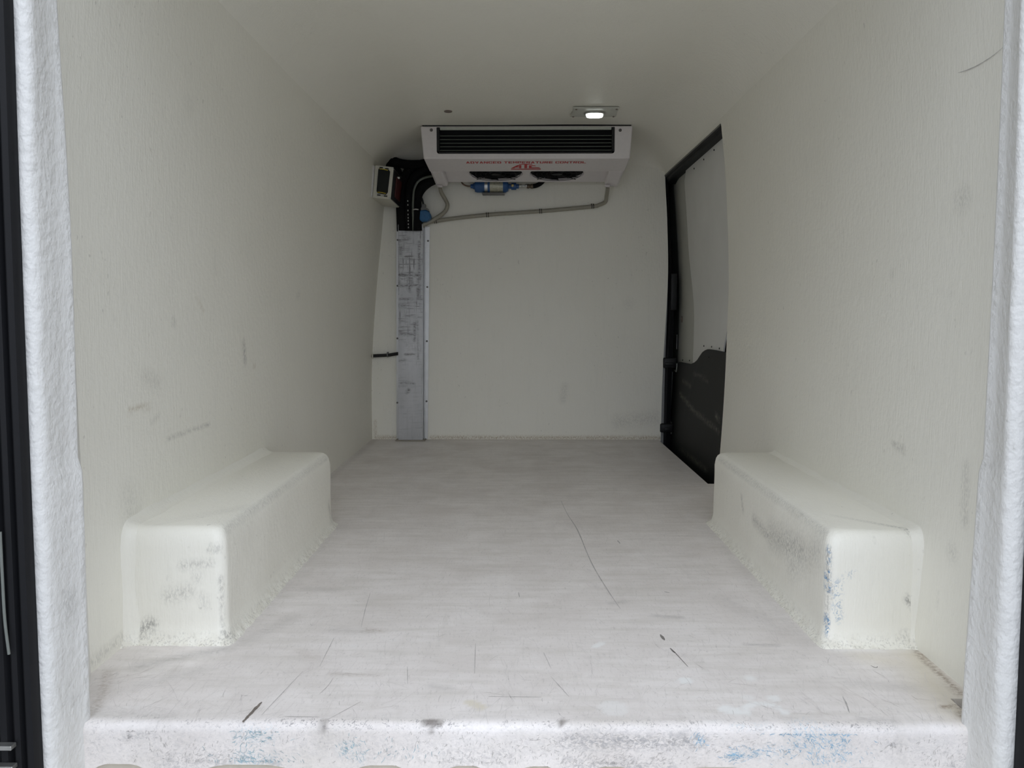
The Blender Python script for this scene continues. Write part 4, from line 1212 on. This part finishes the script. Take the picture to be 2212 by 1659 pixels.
def cbp(u, v, y):
    """u, v in 0..1 on the leaning front of the box"""
    a = Vector(FQ['BL']).lerp(Vector(FQ['BR']), u); b = Vector(FQ['TL']).lerp(Vector(FQ['TR']), u)
    p = a.lerp(b, v)
    return (p.x, y, p.y)


def cbox(bm, u0, u1, v0, v1, y0, y1):
    hexa(bm, [cbp(u0, v0, y0), cbp(u1, v0, y0), cbp(u1, v0, y1), cbp(u0, v0, y1), cbp(u0, v1, y0), cbp(u1, v1, y0), cbp(u1, v1, y1), cbp(u0, v1, y1)])


bm = bmesh.new(); cbox(bm, .02, .98, 0, 1, 3.975, 4.29)
fin('case', bm, m_case, cb, bevel=.003)
bm = bmesh.new(); cbox(bm, .13, 1.0, -.01, 1.01, 3.968, 3.976)
fin('front_plate', bm, m_case, cb, bevel=.002)
bm = bmesh.new(); cbox(bm, -.02, .10, .0, .99, 3.966, 3.985); cbox(bm, -.03, .0, -.03, 1.0, 3.98, 4.02)
fin('side_channel', bm, plain('pale_metal_channel', (.62, .60, .60), .35, .5), cb, bevel=.002)
bm = bmesh.new()
o_ = [(.30, .20), (.36, .14), (.76, .12), (.84, .20), (.86, .86), (.80, .90), (.34, .92), (.30, .88)]
prism(bm, o_, lambda u, v: cbp(u, v, 3.960), lambda u, v: cbp(u, v, 3.969))
fin('vent_panel', bm, plain('black_green_panel', (.010, .011, .010), .65, spec=.25), cb, label='black vent panel')
for v0, v1 in ((.885, .905), (.155, .175)):
    bm = bmesh.new()
    prism(bm, [(.36, v0), (.46, v0 + .006), (.60, v0 + .002), (.76, v0 - .015), (.76, v1 - .013), (.60, v1 + .004), (.46, v1 + .006), (.36, v1)], lambda u, v: cbp(u, v, 3.957), lambda u, v: cbp(u, v, 3.962))
    fin('clip', bm, m_yellow, cb, label='yellow clip')
for u, v in ((.42, .95), (.70, .935), (.42, .085), (.75, .075)):
    bm = bmesh.new(); cbox(bm, u - .08, u + .08, v - .018, v + .018, 3.963, 3.970)
    fin('slot', bm, m_black, cb)
for u, v in ((.06, .97), (.06, .03), (.95, .03), (.95, .965), (.56, .94), (.57, .075)):
    screw_at('screw', cbp(u, v, 3.968), (0, -1, 0), .005, m_steel, cb)
bm = bmesh.new(); cbox(bm, .982, 1.02, .02, .96, 3.99, 4.285)
fin('side_panel', bm, m_black, cb, label='black right side panel')
bm = bmesh.new(); cbox(bm, 1.02, 1.07, .15, .80, 4.06, 4.22)
fin('red_cover', bm, m_darkred, cb, bevel=.006, label='dark red cover on the right side')
screw_at('bolt', cbp(1.02, .82, 4.10), (1, 0, 0), .007, m_steel, cb, .012)

# ================================================================== metal cable duct on the bulkhead
du = thing('cable_duct', (-.59, 4.3, 0), 'tall scuffed aluminium cable duct standing against the bulkhead', 'cable duct')


def dx(z, a, b): return a + (b - a) * z / 1.17


bm = bmesh.new()
def cov(x0b, x1b, x0t, x1t, ya, yb, z0, z1):
    hexa(bm, [(x0b, ya, z0), (x1b, ya, z0), (x1b, yb, z0), (x0b, yb, z0), (x0t, ya, z1), (x1t, ya, z1), (x1t, yb, z1), (x0t, yb, z1)])
shell(bm, [[(dx(z, -.664, -.651) + .132 * t, 4.272, float(z)) for t in np.linspace(0, 1, 34)] for z in np.linspace(.001, 1.172, 280)], (0, .003, 0))
cov(-.664, -.661, -.651, -.648, 4.275, 4.322, 0.001, 1.172)
cov(-.535, -.532, -.522, -.519, 4.275, 4.322, 0.001, 1.172)
cv_ = fin('cover', bm, m_alu, du)
def cm(x0, z0, x1, z1, w, soft, st): return ([(-.5915 + x0, 4.272, z0), (-.5915 + x1, 4.272, z1)], w, soft, st)
paint(cv_, 'marks', [[cm(-.06, .905, .055, .90, .014, 1, 1), cm(-.06, .845, .055, .85, .012, 1, .9), cm(-.055, .775, .015, .775, .010, 1, .9), cm(.026, .655, .022, .55, .012, 1, .9), cm(-.06, .585, .02, .585, .010, 1, .8),
    cm(0, .91, -.003, .82, .012, 1, .9), cm(.012, .92, .012, .84, .010, 1, .8), cm(-.02, .27, -.012, .28, .016, .9, .9), cm(.052, .88, .052, 1.08, .012, 1, .9), cm(-.03, .475, .02, .475, .010, 1, .8), cm(-.055, .318, .02, .316, .010, 1, .7),
    cm(.045, .78, .045, .88, .014, 1, .8), cm(-.06, .74, -.03, .74, .02, 1, .7), cm(-.05, 1.02, -.045, 1.05, .02, 1, .8), cm(-.062, 1.17, -.062, .80, .006, 1, .8), cm(-.03, 1.10, .0, 1.10, .014, 1, .7), cm(.04, .45, .04, .66, .008, 1, .6), cm(-.06, .44, -.03, .445, .012, 1, .7), cm(.02, .98, -.02, 1.0, .010, 1, .6)], [], [], []])
m_alu2 = plain('clean_aluminium_edge', (.62, .62, .62), .36, .6, grain=.05, gscale=20)
bm = bmesh.new()
cov(-.682, -.6645, -.668, -.6515, 4.322, 4.326, 0.004, 1.166)
fin('left_flange', bm, m_alu2, du)
bm = bmesh.new()
cov(-.531, -.508, -.5185, -.487, 4.322, 4.326, 0.004, 1.166); cov(-.5315, -.529, -.5185, -.516, 4.285, 4.322, .004, 1.168); cov(-.5245, -.5222, -.511, -.5085, 4.30, 4.322, .004, 1.168)
fin('right_flange', bm, m_alu2, du)
for x, z in ((-.662, 1.095), (-.6655, .848), (-.670, .561), (-.675, .206), (-.497, 1.09), (-.503, .841), (-.508, .546), (-.513, .214)):
    screw_at('screw', (x, 4.3222, z), (0, -1, 0), .0055, m_screw, du)
bm = bmesh.new(); rbox(bm, -.680, -.515, 4.262, 4.327, .0, .006, .002, 1)
fin('sealant_bead', bm, plain('dirty_sealant', (.30, .27, .22), .6), du)

# black cable from the left wall into the duct
ca = thing('drain_cable', (-.74, 4.31, .468), 'short black cable from the left wall into the metal duct', 'cable')
bm = bmesh.new(); tube(bm, [(-.812, 4.31, .465), (-.767, 4.312, .467), (-.716, 4.312, .470), (-.685, 4.312, .475), (-.664, 4.308, .478)], .009, 12)
fin('sheath', bm, m_black, ca, smooth=60)
bm = bmesh.new(); lathe(bm, [(.0095, -.003), (.0125, -.003), (.0125, .003), (.0095, .003)], (-.723, 4.312, .470), (1, 0, .06), 16); rbox(bm, -.727, -.719, 4.305, 4.329, .478, .487, .002, 1)
fin('clip', bm, m_grey, ca, smooth=40)
bm = bmesh.new(); lathe(bm, [(.009, 0), (.014, 0), (.013, .006), (.009, .007)], (-.808, 4.31, .465), (1, 0, 0), 16)
fin('gland', bm, m_cream, ca, smooth=40, label='pale wall gland')

# ================================================================== ceiling lamp and plug
lm = thing('ceiling_lamp', (.336, 3.62, 1.598), 'small lit LED lamp on a pale plate screwed to the ceiling', 'lamp')
bm = bmesh.new()
o_ = [(.236, 3.548), (.438, 3.548), (.436, 3.60), (.441, 3.694), (.336, 3.697), (.231, 3.694), (.237, 3.62)]
prism(bm, o_, lambda x, y: (x, y, 1.590), lambda x, y: (x, y, 1.598))
fin('plate', bm, m_lampplate, lm, bevel=.0015)


def stadium(cx, cy, w, h, n=10):
    r = h / 2; out = []
    for k in range(n + 1): q = -math.pi / 2 + math.pi * k / n; out.append((cx + w / 2 - r + r * math.cos(q), cy + r * math.sin(q)))
    for k in range(n + 1): q = math.pi / 2 + math.pi * k / n; out.append((cx - w / 2 + r + r * math.cos(q), cy + r * math.sin(q)))
    return out


bm = bmesh.new(); prism(bm, stadium(.336, 3.622, .094, .066), lambda x, y: (x, y, 1.582), lambda x, y: (x, y, 1.590))
fin('bezel', bm, m_steel, lm, bevel=.002)
kl = NT('lit_led_lens')
kl.b.inputs['Emission Color'].default_value = (.93, 1.0, .93, 1)
ph = kl.noise(kl.mapping(kl.obj(), (90, 90, 60)), 1, 2)
kl.put(kl.b.inputs['Emission Strength'], kl.rng(ph, .38, .62, .6, 3.2))
m_led = kl.done((.8, .82, .8), .2)
bm = bmesh.new(); prism(bm, stadium(.336, 3.622, .080, .054), lambda x, y: (.336 + (x - .336) * .9, 3.622 + (y - 3.622) * .85, 1.571), lambda x, y: (x, y, 1.583))
fin('lens', bm, m_led, lm, bevel=.003, label='glowing white lens')
for x, y in ((.250, 3.557), (.427, 3.557), (.245, 3.684), (.428, 3.684)):
    screw_at('screw', (x, y, 1.5902), (0, 0, -1), .005, m_plug, lm, .004)
bm = bmesh.new(); lathe(bm, [(.0185, 0), (.0185, .003), (.016, .0045), (.005, .005)], (-.321, 3.624, 1.6), (0, 0, -1), 24)
tag(fin('ceiling_plug', bm, m_plug, smooth=40, loc=(-.321, 3.624, 1.6)), 'round grey-brown plug in the ceiling in front of the evaporator', 'plug')
